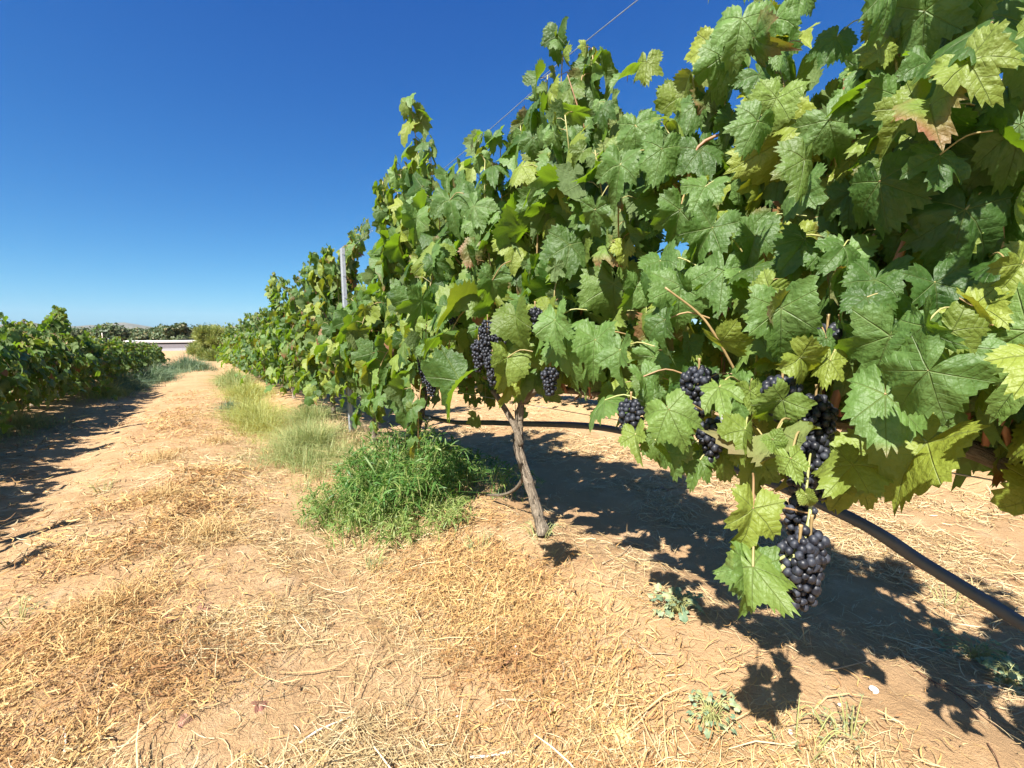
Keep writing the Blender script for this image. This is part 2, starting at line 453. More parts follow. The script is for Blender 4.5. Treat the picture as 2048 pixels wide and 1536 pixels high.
def leaf_template(n_half, rings, r, flat=1.0):
    th = np.concatenate([np.linspace(-177, 0, n_half, endpoint=False), np.linspace(0, 177, n_half + 1)])
    c = CTRL.copy()
    c[:, 1] *= 1 + 0.05 * r.standard_normal(len(c)); c[3:5, 1] *= r.uniform(0.78, 1.14); c[8:10, 1] *= r.uniform(0.80, 1.14)
    R = np.interp(np.abs(th), c[:, 0], c[:, 1])
    if n_half >= 14:
        k = np.arange(len(th)); tooth = np.where((k - n_half) % 2 == 0, 1.06, 0.945) * (1 + 0.03 * r.standard_normal(len(th)))
        R = R * np.where(np.abs(th) < 168, tooth, 1)
    R = R * (1 + 0.05 * np.sign(th) * r.uniform(-1, 1))
    t = np.radians(th)
    pts = [np.zeros((1, 2))]; fr = [np.zeros(1)]
    for f in rings:
        pts.append(np.stack([np.sin(t) * R * f, np.cos(t) * R * f], -1)); fr.append(np.full(len(t), f))
    uv = np.concatenate(pts); fr = np.concatenate(fr)
    x, y = uv[:, 0], uv[:, 1]; rr = np.hypot(x, y); ta = np.arctan2(x, y)
    fold = r.uniform(-0.25, 0.95) * flat; sc = r.uniform(0.0, 0.7) * flat; dr = r.uniform(0.0, 0.8) * flat
    ruf = r.uniform(0.06, 0.17) * flat
    z = fold * (np.sqrt(x * x + 0.006) - 0.077) - sc * x * x - dr * np.maximum(y, 0) ** 2 - 0.5 * dr * np.minimum(y, 0) ** 2
    z += ruf * rr ** 2.5 * (np.sin(4 * ta + r.uniform(0, 6)) + 0.7 * np.sin(7 * ta + r.uniform(0, 6)))
    va = np.array([0, .95, -.95, 1.95, -1.95]); dv = np.min(np.abs(ta[:, None] - va[None, :]), axis=1)
    z += 0.16 * rr * np.minimum(dv, 0.45) * flat
    z += r.uniform(-0.45, 0.45) * flat * x * y
    z += 0.13 * flat * (fbm(x * 4.5 + 50, y * 4.5 + 50, int(r.integers(1, 999)), 3) - .5) * np.minimum(rr * 3, 1)
    n = len(t); F = []
    k = np.arange(n - 1)
    F.append(np.stack([np.zeros(n - 1, int), 1 + k + 1, 1 + k], -1))
    for g in range(len(rings) - 1):
        a = 1 + g * n; b = a + n
        F.append(np.stack([a + k, a + k + 1, b + k + 1, b + k], -1))
    return np.stack([x, y, z], -1), F, uv

_tr = np.random.default_rng(11)
LEAF = {
    0: [leaf_template(34, (.3, .55, .78, .92, 1.0), _tr) for _ in range(14)],
    1: [leaf_template(20, (.45, .8, 1.0), _tr) for _ in range(12)],
    2: [leaf_template(10, (.6, 1.0), _tr) for _ in range(10)],
    3: [leaf_template(6, (1.0,), _tr) for _ in range(8)],
}

def add_leaves(mb, P, N, T, S, C, lod, r, mat=0, aspect=None):
    P = np.asarray(P, float); N = nrm(N); S = np.asarray(S, float); C = np.asarray(C, float)
    T = np.asarray(T, float); T = nrm(T - N * np.sum(T * N, -1, keepdims=True)); B = np.cross(T, N)
    B = B * (r.uniform(.78, 1.0, (len(P), 1)) if aspect is None else aspect)
    tm = LEAF[lod]; idx = r.integers(0, len(tm), len(P))
    for k, (v, F, uv) in enumerate(tm):
        s = np.where(idx == k)[0]
        if not len(s): continue
        W = P[s][:, None, :] + S[s][:, None, None] * (v[None, :, 0:1] * B[s][:, None, :] + v[None, :, 1:2] * T[s][:, None, :] + v[None, :, 2:3] * N[s][:, None, :])
        m = len(v); off = (np.arange(len(s)) * m)[:, None, None]
        FF = [(f[None] + off).reshape(-1, f.shape[1]) for f in F]
        mb.add(W.reshape(-1, 3), FF, np.tile(uv, (len(s), 1)), np.repeat(C[s], m, axis=0), mat)

def ico(sub):
    import bmesh
    bm = bmesh.new(); bmesh.ops.create_icosphere(bm, subdivisions=sub, radius=1.0)
    v = np.array([a.co[:] for a in bm.verts]); f = np.array([[b.index for b in a.verts] for a in bm.faces]); bm.free()
    return v, f
ICO = {1: ico(1), 2: ico(2), 3: ico(3)}

def grape_bunch(top, length, width, berry, parent, r, sub=2):
    """A hanging bunch: a cone of berries about a short stalk."""
    top = np.asarray(top, float)
    pts = []; tries = 0
    while tries < 6000 and len(pts) < 230:
        tries += 1
        s = r.uniform(0.03, 1.0)
        w = width * (min(1, (s + 0.10) * 3.2)) * (1 - 0.72 * s ** 1.6)
        a = r.uniform(0, 2 * np.pi); q = math.sqrt(r.uniform(0.35, 1))
        p = np.array([math.cos(a) * w * q, math.sin(a) * w * q, -s * length])
        if all((p[0] - o[0]) ** 2 + (p[1] - o[1]) ** 2 + (p[2] - o[2]) ** 2 > (1.42 * berry) ** 2 for o in pts): pts.append(p)
    mb = MB(); v, f = ICO[sub]
    for p in pts:
        sz = berry * r.uniform(0.68, 1.10)
        mb.add(top + p + v * sz * np.array([1, 1, r.uniform(1.0, 1.18)]), [f], None, np.array([0, 0, r.uniform(0, 1), 1]))
    o = mb.build('grape_bunch', M['berry'], parent)
    ms = MB(); tube(ms, spline([top + [0, 0, 0.018], top, top - [0.002, 0, length * 0.75]], 8), [.0028, .0026, .0024, .002, .002, .0018, .0015, .001], 5, np.array([0.35, 0, 0.5, 1]))
    st = ms.build('bunch_stalk', M['stem'], None, origin=tuple(parent.location)); st.parent = o
    return o

def project(P):
    P = np.asarray(P, float) - [0, 0, CAMH]
    f = P[:, 0] * syw + P[:, 1] * cyw; a = P[:, 0] * cyw - P[:, 1] * syw
    y = f * cp - P[:, 2] * sp_; z = f * sp_ + P[:, 2] * cp
    return np.stack([CX + F_PX * a / y, CY - F_PX * z / y], -1)

def inside(q, poly):
    poly = np.asarray(poly, float); r = np.zeros(len(q), bool); x, y = q[:, 0], q[:, 1]
    for (x0, y0), (x1, y1) in zip(poly, np.roll(poly, -1, axis=0)):
        if y0 == y1: continue
        r ^= ((y0 > y) != (y1 > y)) & (x < (x1 - x0) * (y - y0) / (y1 - y0) + x0)
    return r

# where the sky shows between the shoots of the nearer vines
OPEN = [[(-400, -100), (790, -100), (798, 190), (818, 290), (846, 352), (772, 354), (750, 396), (770, 455), (808, 480), (852, 530), (856, 592), (800, 594), (760, 535), (728, 540), (716, 570), (752, 490), (754, 425), (700, 412), (678, 470), (636, 474), (592, 520), (536, 528), (518, 580), (462, 592), (430, 645), (-400, 650)],
        [(845, 170), (862, 240), (915, 305), (955, 262), (1036, 222), (1066, 195), (1078, 82), (1095, 55), (1100, -100), (790, -100)],
        [(1185, -100), (1200, 85), (1222, 185), (1272, 232), (1372, 200), (1372, 128), (1402, 78), (1490, 20), (1490, -100)],
        [(1046, 325), (1104, 322), (1128, 400), (1122, 512), (1084, 548), (1046, 480), (1034, 400)]]
def keep_leaves(J, T, S):
    q = project(J + nrm(T) * S[:, None] * 0.35)
    k = np.ones(len(J), bool)
    for p in OPEN: k &= ~inside(q, p)
    return k

def leaf_cols(n, r, yellow=0.35, brown=0.1):
    c = np.ones((n, 4))
    c[:, 0] = r.uniform(0, 1, n) ** (1 / max(yellow * 2, 0.05))
    b = r.uniform(0, 1, n); c[:, 1] = np.where(b < brown, r.uniform(0.1, 0.75, n), np.where(b > .6, r.uniform(0, .22, n), 0.0))
    c[:, 2] = r.uniform(0.0, 1.0, n)
    return c

def shoot_leaves(path, size, r, side=0.0, spacing=0.062, start=0.06, out=None, toplean=0.0):
    """Nodes along a shoot -> junction, normal, tip direction, size, node."""
    seg = np.linalg.norm(np.diff(path, axis=0), axis=1); L = np.concatenate([[0], np.cumsum(seg)]); tot = L[-1]
    d = np.arange(start * tot, tot, spacing) ; d = np.append(d, tot)
    d = d + r.uniform(-0.3, 0.3, len(d)) * spacing; d = np.clip(d, 0, tot)
    nodes = np.stack([np.interp(d, L, path[:, k]) for k in range(3)], -1)
    n = len(d); f = d / tot
    sx = np.where(r.uniform(0, 1, n) < 0.5 + 0.5 * side, 1.0, -1.0)
    o = np.stack([sx * r.uniform(0.3, 1.0, n), r.normal(0, 0.6, n), r.uniform(-0.1, 0.7, n)], -1); o = nrm(o)
    pl = size * r.uniform(0.45, 0.95, n) * (1 - 0.6 * f ** 3)
    J = nodes + o * pl[:, None]
    N = np.stack([sx * r.uniform(0.3, 1.1, n) + r.normal(0, .42, n), r.normal(-0.05, 0.72, n), r.uniform(-0.15, 1.0, n)], -1)
    T = np.stack([o[:, 0] * 0.35, o[:, 1] * 0.6 + r.normal(0, .3, n), -1.0 + r.normal(0, .25, n)], -1)
    S = size * r.uniform(0.5, 1.3, n) * (1 - 0.45 * np.clip((f - 0.75) / 0.25, 0, 1) ** 1.5)
    return nodes, J, N, T, S

def petioles(mb, A, B, rad=0.0014, sides=4, r=None, mat=0):
    """Curved stalks from A to B."""
    n = len(A)
    if not n: return
    for a, b in zip(A, B):
        m = (a + b) / 2 + np.array([0, 0, 0.16 * np.linalg.norm(b - a)])
        tube(mb, spline([a, m, b], 7) if sides > 4 else np.stack([a, m, b]), rad, sides, np.array([0.55 if r is None else r.uniform(0.2, 1.0), 0, 0.5, 1]), mat, cap=False)

def bez(p0, p1, p2, p3, n):
    s = np.linspace(0, 1, n)[:, None]
    return (1 - s) ** 3 * p0 + 3 * s * (1 - s) ** 2 * p1 + 3 * s * s * (1 - s) * p2 + s ** 3 * p3

def trunk_mesh(mb, ctrl, r0, r1, r, sides=12, n=26, col=None):
    p = spline(ctrl, n); p = p + r.normal(0, 0.10 * r1, p.shape)
    rad = np.linspace(r0, r1, n) * (1 + 0.10 * r.standard_normal(n)); rad[:3] *= np.array([1.5, 1.28, 1.1])
    tube(mb, p, rad, sides, col, 0, True, 0.06, r, twist=1.2, flute=0.10)
    return p

def bark_strips(mb, p, rad, r, k):
    """Loose strips of bark standing off a trunk."""
    for _ in range(k):
        i = r.integers(1, len(p) - 6); a = r.uniform(0, 2 * np.pi); m = r.integers(4, 7)
        o = np.array([math.cos(a), math.sin(a), 0]); q = p[i:i + m] + o * rad * 1.02
        q = q + o * (np.linspace(-1, 1, len(q)) ** 2)[:, None] * 0.006 * r.uniform(0.2, 1.4)
        sd = np.array([-math.sin(a), math.cos(a), 0.0])
        ribbons(mb, q[None], np.full((1, len(q)), 0.0035) * r.uniform(.5, 1.4), sd[None], np.array([[.5, 0, .5, 1]]))

def make_vine(base, lod, r, tips, n_up=0, n_side=16, size=0.105, arms=0.5, trunk=None, low=(0.50, 0.75), top=(1.5, 1.9), label=None, cat='grapevine',
              group=None, yellow=0.35, brown=0.1, width=0.34, canes_split=False, petiole=True, extra=None, bunches=(), head=0.62, fill=0, mid_x=0.0, spacing=0.054, name='grapevine', lf='leaf', trim=False, thin=False):
    """One vine: trunk with its arms, canes, foliage and bunches of grapes.  base: (x, y) on the ground; tips: world points of the upright shoots."""
    bx, by = base; bz = float(gz(bx, by)) if canes_split is not None else 0.0
    root = empty(name, (bx, by, bz), label, cat, group)
    B = np.array([bx, by, bz])
    mt = MB()
    ctrl = trunk if trunk is not None else [B + [r.normal(0, .02), r.normal(0, .02), -0.03], B + [r.normal(0, .03), r.normal(0, .03), head * 0.4], B + [r.normal(0, .03), r.normal(0, .03), head * 0.75], B + [0, 0, head]]
    tp = trunk_mesh(mt, ctrl, 0.023, 0.016, r, 12 if lod < 2 else 7, 26 if lod < 2 else 10)
    if lod < 2: bark_strips(mt, tp, 0.022, r, 26)
    H = np.asarray(ctrl[-1], float)
    for s in (-1, 1):
        arm = [H - [0, 0, 0.05], H + [r.normal(0, .02), s * arms * 0.25, 0.02], H + [r.normal(0, .02), s * arms * 0.65, 0.035], H + [0, s * arms, 0.03]]
        tube(mt, spline(arm, 12), np.linspace(0.018, 0.010, 12), 8 if lod < 2 else 5, None, 0, True, 0.10, r)
    if extra is not None: extra(mt)
    mt.build('trunk', M['bark'], root)
    canes = []
    for tpnt in tips:
        t = np.asarray(tpnt, float)
        y0 = H[1] + np.clip((t[1] - H[1]) * r.uniform(0.5, 0.9), -arms, arms)
        b = np.array([H[0] + r.normal(0, 0.03), y0, H[2] + 0.03])
        m = b * 0.35 + t * 0.65
        canes.append((bez(b, b + [r.normal(0, .06), r.normal(0, .05), (t[2] - b[2]) * 0.4], np.array([m[0] + r.normal(0, .06), m[1] + r.normal(0, .05), m[2]]), t, 16), 0.0))
    for k in range(n_up):
        y0 = H[1] + r.uniform(-arms, arms) * 1.05
        b = np.array([H[0] + r.normal(0, 0.04), y0, H[2] + 0.03])
        zt = bz + r.uniform(*top)
        t = np.array([H[0] + mid_x + r.normal(0, width * 0.45), y0 + r.normal(0, 0.14), zt])
        c = np.array([(b[0] + t[0]) / 2 + r.normal(0, .12), (b[1] + t[1]) / 2 + r.normal(0, .08), b[2] + (zt - b[2]) * 0.6])
        canes.append((bez(b, b + [r.normal(0, .08), 0, 0.25], c, t, 14), 0.0))
    for k in range(n_side):
        sd = 1 if k % 2 else -1
        if thin and sd > 0 and k % 4 == 1: continue
        y0 = H[1] + r.uniform(-arms, arms) * 1.1
        b = np.array([H[0] + r.normal(0, 0.04), y0, H[2] + r.uniform(0.0, 0.3)])
        w = width * r.uniform(0.55, 1.15)
        t = np.array([H[0] + mid_x + sd * w, y0 + r.normal(0, 0.22), bz + r.uniform(*low)])
        up = r.uniform(0.05, 0.65)
        canes.append((bez(b, b + [sd * w * 0.3, 0, up * 0.8], np.array([t[0], t[1], max(t[2], b[2]) + up * 0.7]), t, 14), sd * 0.8))
    fl = MB(); ms = MB(); groups = []
    allP, allN, allT, allS, allK = [], [], [], [], []
    for ic, (path, sd) in enumerate(canes):
        if trim and ic >= len(tips):
            op = np.zeros(len(path), bool); pq = project(path)
            for p in OPEN: op |= inside(pq, p)
            if op.any():
                path = path[:max(int(np.argmax(op)) + 1, 4)]
        nodes, J, N, T, S = shoot_leaves(path, size * (1.08 if ic < len(tips) else 1.0), r, sd, spacing * (.68 if ic < len(tips) else 1.0))
        allP.append(J); allN.append(N); allT.append(T); allS.append(S); allK.append(np.full(len(J), ic < len(tips)))
        mc = MB() if canes_split else ms
        rr = np.linspace(0.0058, 0.0019, len(path)); gr = np.linspace(0.0, 0.75, len(path))
        col = np.ones((len(path) * (6 if lod < 2 else 4) + 2, 4)); kk = 6 if lod < 2 else 4
        col[:len(path) * kk, 0] = np.repeat(gr, kk) * r.uniform(0.4, 1.2); col[-2:, 0] = 0.3
        tube(mc, path, rr, kk, col)
        if petiole and lod < 2: petioles(mc, nodes, J, 0.0013, 4, r)
        if canes_split: mc.build('cane', M['stem'], root)
    if not canes_split: ms.build('canes', M['stem'], root)
    if fill:
        P = np.stack([H[0] + mid_x + r.normal(0, width * 0.75, fill), H[1] + r.uniform(-arms * 1.15, arms * 1.15, fill), bz + r.uniform(low[0] + 0.05, top[0] * 0.85, fill)], -1)
        sx = np.where(P[:, 0] > H[0] + mid_x, 1.0, -1.0)
        allP.append(P); allN.append(np.stack([sx * r.uniform(.3, 1, fill), r.normal(0, .45, fill), r.uniform(.1, .9, fill)], -1))
        allK.append(np.zeros(fill, bool)); allT.append(np.stack([sx * 0.25, r.normal(0, .4, fill), -np.ones(fill)], -1)); allS.append(size * r.uniform(.6, 1.1, fill))
    P = np.concatenate(allP); Nn = np.concatenate(allN); Tt = np.concatenate(allT); Ss = np.concatenate(allS)
    if trim: k = keep_leaves(P, Tt, Ss) | np.concatenate(allK); P, Nn, Tt, Ss = P[k], Nn[k], Tt[k], Ss[k]
    add_leaves(fl, P, Nn, Tt, Ss, leaf_cols(len(P), r, yellow, brown), lod, r)
    fo = fl.build('foliage', M[lf], root)
    for (p, ln, wd, be) in bunches: grape_bunch(p, ln, wd, be, root, r, 2 if lod == 0 else 1)
    return root, canes
# ------------------------------------------------------------------ the right-hand row, vine by vine
def G(x, y, dz=0.0): return np.array([x, y, float(gz(x, y)) + dz])
def tipsx(X, *uv): return [atx(u, v, X + d) for (u, v, d) in [(a if len(a) == 3 else (*a, 0.0)) for a in uv]]

r = np.random.default_rng(21)
GR = 'grapevines of the near row'
# second vine: the forked grey trunk in the open
t2 = [atx(1085, 1066, 1.15), atx(1072, 1015, 1.14), atx(1052, 950, 1.13), atx(1038, 890, 1.13), atx(1040, 835, 1.14), atx(1046, 780, 1.15)]
def fork(mt):
    q = [atx(1042, 890, 1.13), atx(1026, 845, 1.11), atx(1002, 805, 1.09), atx(985, 780, 1.08)]
    tube(mt, spline(q, 12), np.linspace(0.015, 0.011, 12), 9, None, 0, True, 0.07, r)
    q = [atx(1052, 935, 1.14), atx(1040, 968, 1.16), atx(1012, 988, 1.18), atx(975, 990, 1.18)]
    tube(mt, spline(q, 12), np.linspace(0.010, 0.006, 12), 7, None, 0, True, 0.08, r)
b2 = [(atx(975, 640, .80), .15, .030, .0066), (atx(957, 680, .81), .11, .028, .0066), (atx(1000, 625, .83), .15, .028, .0066), (atx(985, 710, .80), .10, .026, .0066), (atx(1100, 735, .82), .08, .026, .0066), (atx(1070, 615, .82), .07, .024, .0064)]
v2, c2 = make_vine((1.15, 1.52), 0, r,  tipsx(1.08, (1128, 78), (1185, 95, .04), (1095, 150), (1165, 150), (1040, 245, .05), (1215, 205), (1255, 255, -.1), (1000, 275), (1310, 270, -.1), (1130, 230, -.1), (1190, 300, -.15), (1080, 330, .1), (970, 320, -.05), (1240, 350, -.2)),
    n_up=5, n_side=20, size=0.098, arms=0.60, trunk=t2, low=(0.66, 0.92), top=(1.1, 1.55), label='grapevine with a forked grey trunk standing clear beside the green weed clump', group=GR, yellow=0.3, brown=0.14, width=0.30, canes_split=True, extra=fork, bunches=b2, fill=40, mid_x=-0.06, trim=True, thin=True)

b3 = [(atx(848, 705, .80), .13, .032, .0070), (atx(862, 742, .80), .11, .030, .0070), (atx(905, 620, .82), .06, .024, .0066)]
v3, c3 = make_vine((1.15, 2.85), 1, r,  tipsx(1.08, (822, 205), (858, 285), (905, 335), (955, 285), (930, 370), (800, 330, .05), (880, 400, -.1), (985, 330), (850, 420, -.15), (765, 362, -.05), (795, 385), (775, 430), (815, 380)),
    n_up=6, n_side=28, size=0.106, arms=0.62, low=(0.32, 0.75), top=(1.1, 1.6), label='grapevine with a thick dark trunk half hidden behind the green weed clump', group=GR, yellow=0.3, brown=0.08, width=0.30, canes_split=True, bunches=b3, fill=35, mid_x=-0.06, trim=True, thin=True)
v4, c4 = make_vine((1.15, 3.88), 1, r,  tipsx(1.08, (752, 515), (730, 560), (775, 540), (800, 585), (830, 575)),
    n_up=6, n_side=28, size=0.098, arms=0.46, low=(0.44, 0.72), top=(0.70, 0.95), label='grapevine on a slim dark trunk just in front of the steel post', group=GR, yellow=0.4, brown=0.1, width=0.30, canes_split=True, fill=35, mid_x=-0.06, trim=True, thin=True)
v5, c5 = make_vine((1.15, 5.45), 1, r,  tipsx(1.08, (735, 440, .36), (724, 448, .36), (708, 470, .30), (714, 458, .34), (700, 520, .30), (655, 497), (650, 505), (668, 520), (640, 520)),
    n_up=9, n_side=30, size=0.098, arms=0.62, low=(0.25, 0.7), top=(0.80, 1.1), label='grapevine with browned grey-green leaves just beyond the steel post', group=GR, yellow=0.3, brown=0.5, width=0.30, fill=60, trim=False, thin=True)
v6, c6 = make_vine((1.15, 6.8), 1, r,  tipsx(1.08, (598, 545), (628, 512), (612, 530), (652, 498), (585, 575)),
    n_up=9, n_side=30, size=0.098, arms=0.65, low=(0.25, 0.7), top=(1.0, 1.35), label='grapevine second beyond the steel post, shoots topping its neighbour further on', group=GR, yellow=0.3, brown=0.25, width=0.32, fill=60, trim=False, thin=True)
v7, c7 = make_vine((1.15, 8.1), 1, r,  tipsx(1.08, (545, 548), (560, 555), (572, 565), (550, 580)),
    n_up=9, n_side=30, size=0.098, arms=0.65, low=(0.25, 0.7), top=(1.05, 1.4), label='grapevine third beyond the steel post with one shoot standing up thin', group=GR, yellow=0.3, brown=0.2, width=0.34, fill=60, trim=False, thin=True)

# vine just behind the right edge of the frame: its shade and a few leaves come in
v0, c0 = make_vine((1.12, -1.15), 1, r, [], n_up=8, n_side=10, size=0.10, arms=0.5, low=(0.5, 0.8), top=(1.2, 1.6), label='grapevine at the right edge of the picture, mostly out of it', group=GR, width=0.30, fill=50)

# ------------------------------------------------------------------ the nearest vine, its big leaves placed one by one
HERO = [  # junction u v, tip u v, depth, yellow, brown, lightness, lean to the sky
    (1983, 50, 1871, 222, .56, .1, 0, .15, .2), (2066, 50, 2012, 195, .58, .2, .1, .6, .35), (1850, 22, 1790, 130, .66, .3, 0, .8, .5), (1833, 215, 1728, 276, .62, .75, 0, .4, -.3),
    (1880, 222, 1898, 322, .64, .1, .1, .2, .2), (1697, 203, 1686, 262, .78, .3, 0, .8, .5), (1720, 140, 1690, 178, .80, .2, 0, .9, .7), (1742, 168, 1752, 60, .78, .3, 0, .5, .2), (1444, 114, 1409, 226, .95, .2, 0, .7, .35),
    (1500, 110, 1480, 30, 1.0, .5, 0, .4, .1), (1564, 250, 1500, 204, .95, .9, 0, .4, -.3), (1552, 37, 1545, 108, .98, .4, 0, .8, .3), (1515, 40, 1500, 10, 1.0, .6, 0, .5, .3), (1520, 0, 1525, -30, 1.0, .6, 0, .5, .3),
    (1324, 298, 1303, 396, 1.02, .2, 0, .7, .35), (1573, 277, 1430, 372, .90, .95, .1, .8, .2), (1759, 364, 1780, 530, .68, .1, .15, .25, .05), (1838, 310, 1836, 402, .72, .3, .1, .9, .4),
    (1620, 235, 1600, 262, .9, .2, 0, .9, .6), (1640, 262, 1655, 330, .9, .3, 0, .5, .3), (1700, 385, 1695, 460, .85, .3, 0, .5, .3), (1590, 472, 1512, 524, .86, 1, .55, .3, .0), (1590, 474, 1580, 560, .87, .9, .4, .2, .0),
    (1424, 455, 1372, 535, .95, .25, 0, .45, .3), (1448, 542, 1436, 640, .90, .2, 0, .6, .3), (1320, 522, 1330, 594, 1.0, .1, 0, .5, .3), (1597, 528, 1622, 578, .85, .2, .5, .6, .2), (1689, 509, 1672, 606, .76, .3, .25, .95, .4),
    (1560, 617, 1488, 664, .76, 1, .4, .3, -.2), (1562, 617, 1566, 756, .75, .4, .1, .7, .2), (1442, 683, 1466, 772, .80, .8, .1, .3, -.05), (1287, 753, 1304, 815, .95, .3, 0, .7, .3), (1337, 820, 1384, 918, .80, .55, .05, .9, .4),
    (1438, 775, 1462, 872, .80, .6, .05, .9, .4), (1500, 782, 1512, 850, .78, .7, .1, .7, .2), (1780, 672, 1706, 862, .64, .3, .25, .75, .25), (1660, 722, 1640, 800, .70, .85, .05, .4, .0), (1600, 715, 1680, 770, .70, .8, .1, .4, .0),
    (1846, 645, 1884, 835, .66, .35, .35, .2, .0), (1771, 790, 1765, 955, .62, .1, .3, .8, .35), (1854, 885, 1700, 1016, .66, .9, .15, .25, -.4), (1846, 832, 1886, 988, .70, .5, .05, .4, .1), (2056, 662, 1946, 740, .56, .5, .05, .9, .45),
    (2075, 720, 1990, 820, .58, .5, .0, .9, .4), (1506, 1018, 1486, 1124, .64, .85, .05, .5, .25), (1496, 1136, 1420, 1102, .63, .4, 0, .95, .4), (1506, 1134, 1580, 1255, .62, .6, .05, .85, .1), (1500, 1136, 1478, 1252, .64, .5, .1, .6, .1),
    (1581, 918, 1606, 985, .64, .7, .05, .9, .1), (1612, 990, 1624, 1030, .64, .8, .2, .8, .3), (1337, 905, 1364, 968, .85, .4, .2, .8, .35), (1270, 869, 1285, 926, .95, .7, 0, .7, .3), (1556, 860, 1548, 1012, .72, .8, .5, .1, -.3),
    (1490, 860, 1502, 940, .74, .7, .05, .4, .0), (1460, 880, 1440, 960, .78, .8, .2, .3, .0), (1400, 920, 1380, 975, .85, .5, .1, .5, .1), (1565, 800, 1520, 870, .72, .6, .05, .6, .2), (1545, 880, 1575, 920, .66, .6, .0, .8, .3),
    (1750, 560, 1715, 650, .72, .3, .2, .3, .1), (1930, 420, 1900, 560, .66, .2, .05, .15, .0), (1990, 300, 2010, 440, .64, .3, .05, .3, .1), (1920, 560, 1960, 680, .70, .4, .1, .2, .1), (2000, 420, 2030, 560, .68, .3, .1, .2, .1), (1800, 470, 1850, 560, .74, .4, .1, .3, .1),
    (1960, 240, 1940, 330, .66, .5, 0, .3, -.1), (2040, 250, 2030, 380, .60, .3, .1, .5, .2), (1780, 190, 1760, 120, .72, .3, 0, .6, .3), (1650, 360, 1640, 450, .9, .3, 0, .4, .2), (1560, 340, 1550, 420, .95, .25, 0, .4, .2),
    (1480, 330, 1440, 300, 1.0, .3, 0, .5, .2), (1400, 300, 1420, 390, 1.02, .25, 0, .3, .2), (1360, 420, 1340, 500, 1.0, .2, 0, .5, .3), (1380, 590, 1350, 680, .95, .2, 0, .3, .1), (1330, 640, 1320, 720, .95, .2, 0, .3, .1), (1510, 470, 1490, 560, .9, .3, 0, .4, .2),
    (1460, 240, 1440, 300, 1.0, .4, 0, .5, .2), (1390, 210, 1370, 270, 1.04, .3, 0, .5, .3), (1270, 250, 1260, 330, 1.1, .3, 0, .7, .4), (1240, 330, 1225, 410, 1.1, .3, 0, .6, .3), (1190, 420, 1170, 500, 1.15, .2, 0, .6, .3), (1110, 640, 1105, 720, 1.25, .1, 0, .9, .4),
    (1190, 680, 1180, 770, 1.15, .1, 0, .8, .4), (1240, 700, 1220, 780, 1.1, .2, 0, .7, .3), (1210, 800, 1240, 880, 1.05, .2, 0, .7, .2), (1440, 900, 1458, 985, .86, .6, .1, .5, .15), (1500, 925, 1512, 1010, .80, .7, .2, .15, .0), (1372, 900, 1402, 975, .88, .4, .1, .6, .2), (1600, 905, 1588, 1015, .82, .7, .4, .1, -.1), (1655, 945, 1668, 1022, .80, .8, .2, .2, -.1), (1310, 880, 1330, 950, .95, .5, .1, .4, .2), (1545, 930, 1560, 1010, .84, .5, .3, .1, .0),
    (985, 560, 985, 640, 1.45, .1, 0, .5, .3), (900, 400, 920, 490, 1.7, .1, 0, .4, .2), (1015, 715, 1005, 790, 1.45, .7, .1, .9, .3),
]
r = np.random.default_rng(5)
t1 = [G(1.16, 0.02, -.03), G(1.15, 0.03, .2), G(1.12, 0.06, .4), G(1.10, 0.10, .6)]
b1 = [(at(1622, 1055, .64), 0.118, 0.023, 0.0069), (at(1600, 1075, .63), 0.095, 0.023, 0.0069), (at(1632, 790, .80), 0.146, 0.033, 0.0073), (at(1612, 870, .80), 0.123, 0.033, 0.0073), (at(1640, 905, .80), 0.078, 0.025, 0.0073), (at(1598, 1000, .68), 0.056, 0.021, 0.0069),
      (at(1398, 735, .90), 0.095, 0.035, 0.0073), (at(1262, 800, 1.0), 0.095, 0.029, 0.0069), (at(1425, 840, .85), 0.073, 0.027, 0.0073), (at(1655, 650, .78), 0.084, 0.033, 0.0073), (at(1735, 600, .80), 0.056, 0.021, 0.0073), (at(1565, 755, .74), 0.067, 0.029, 0.0073),
      (at(1790, 640, .75), 0.056, 0.021, 0.0073), (at(1690, 660, .8), 0.067, 0.024, 0.0073)]
tips1 = [at(1548, 20, 1.0), at(1515, 5, 1.02), at(1420, 95, 1.0), at(1385, 160, 1.05), at(1495, 170, 1.0), at(1590, 215, .95), at(1655, 215, .88), at(1715, 145, .8), at(1790, 60, .72), at(1850, -10, .7), at(1950, -90, .66), at(2050, -140, .66), at(2110, 40, .7), at(1330, 250, 1.08), at(1290, 300, 1.1), at(1620, 330, 1.0), at(1900, 150, .8), at(1450, 330, 1.05)]
v1, c1 = make_vine((1.16, 0.02), 0, r, tips1, n_up=3, n_side=14, size=0.074, arms=0.62, trunk=t1, low=(0.50, 0.80), top=(1.1, 1.4), label='nearest grapevine, big toothed leaves and dark bunches filling the right side', group=GR, yellow=0.5, brown=0.16, width=0.20, canes_split=True, bunches=b1, fill=150, mid_x=0.0, thin=True, trim=True, spacing=0.072)

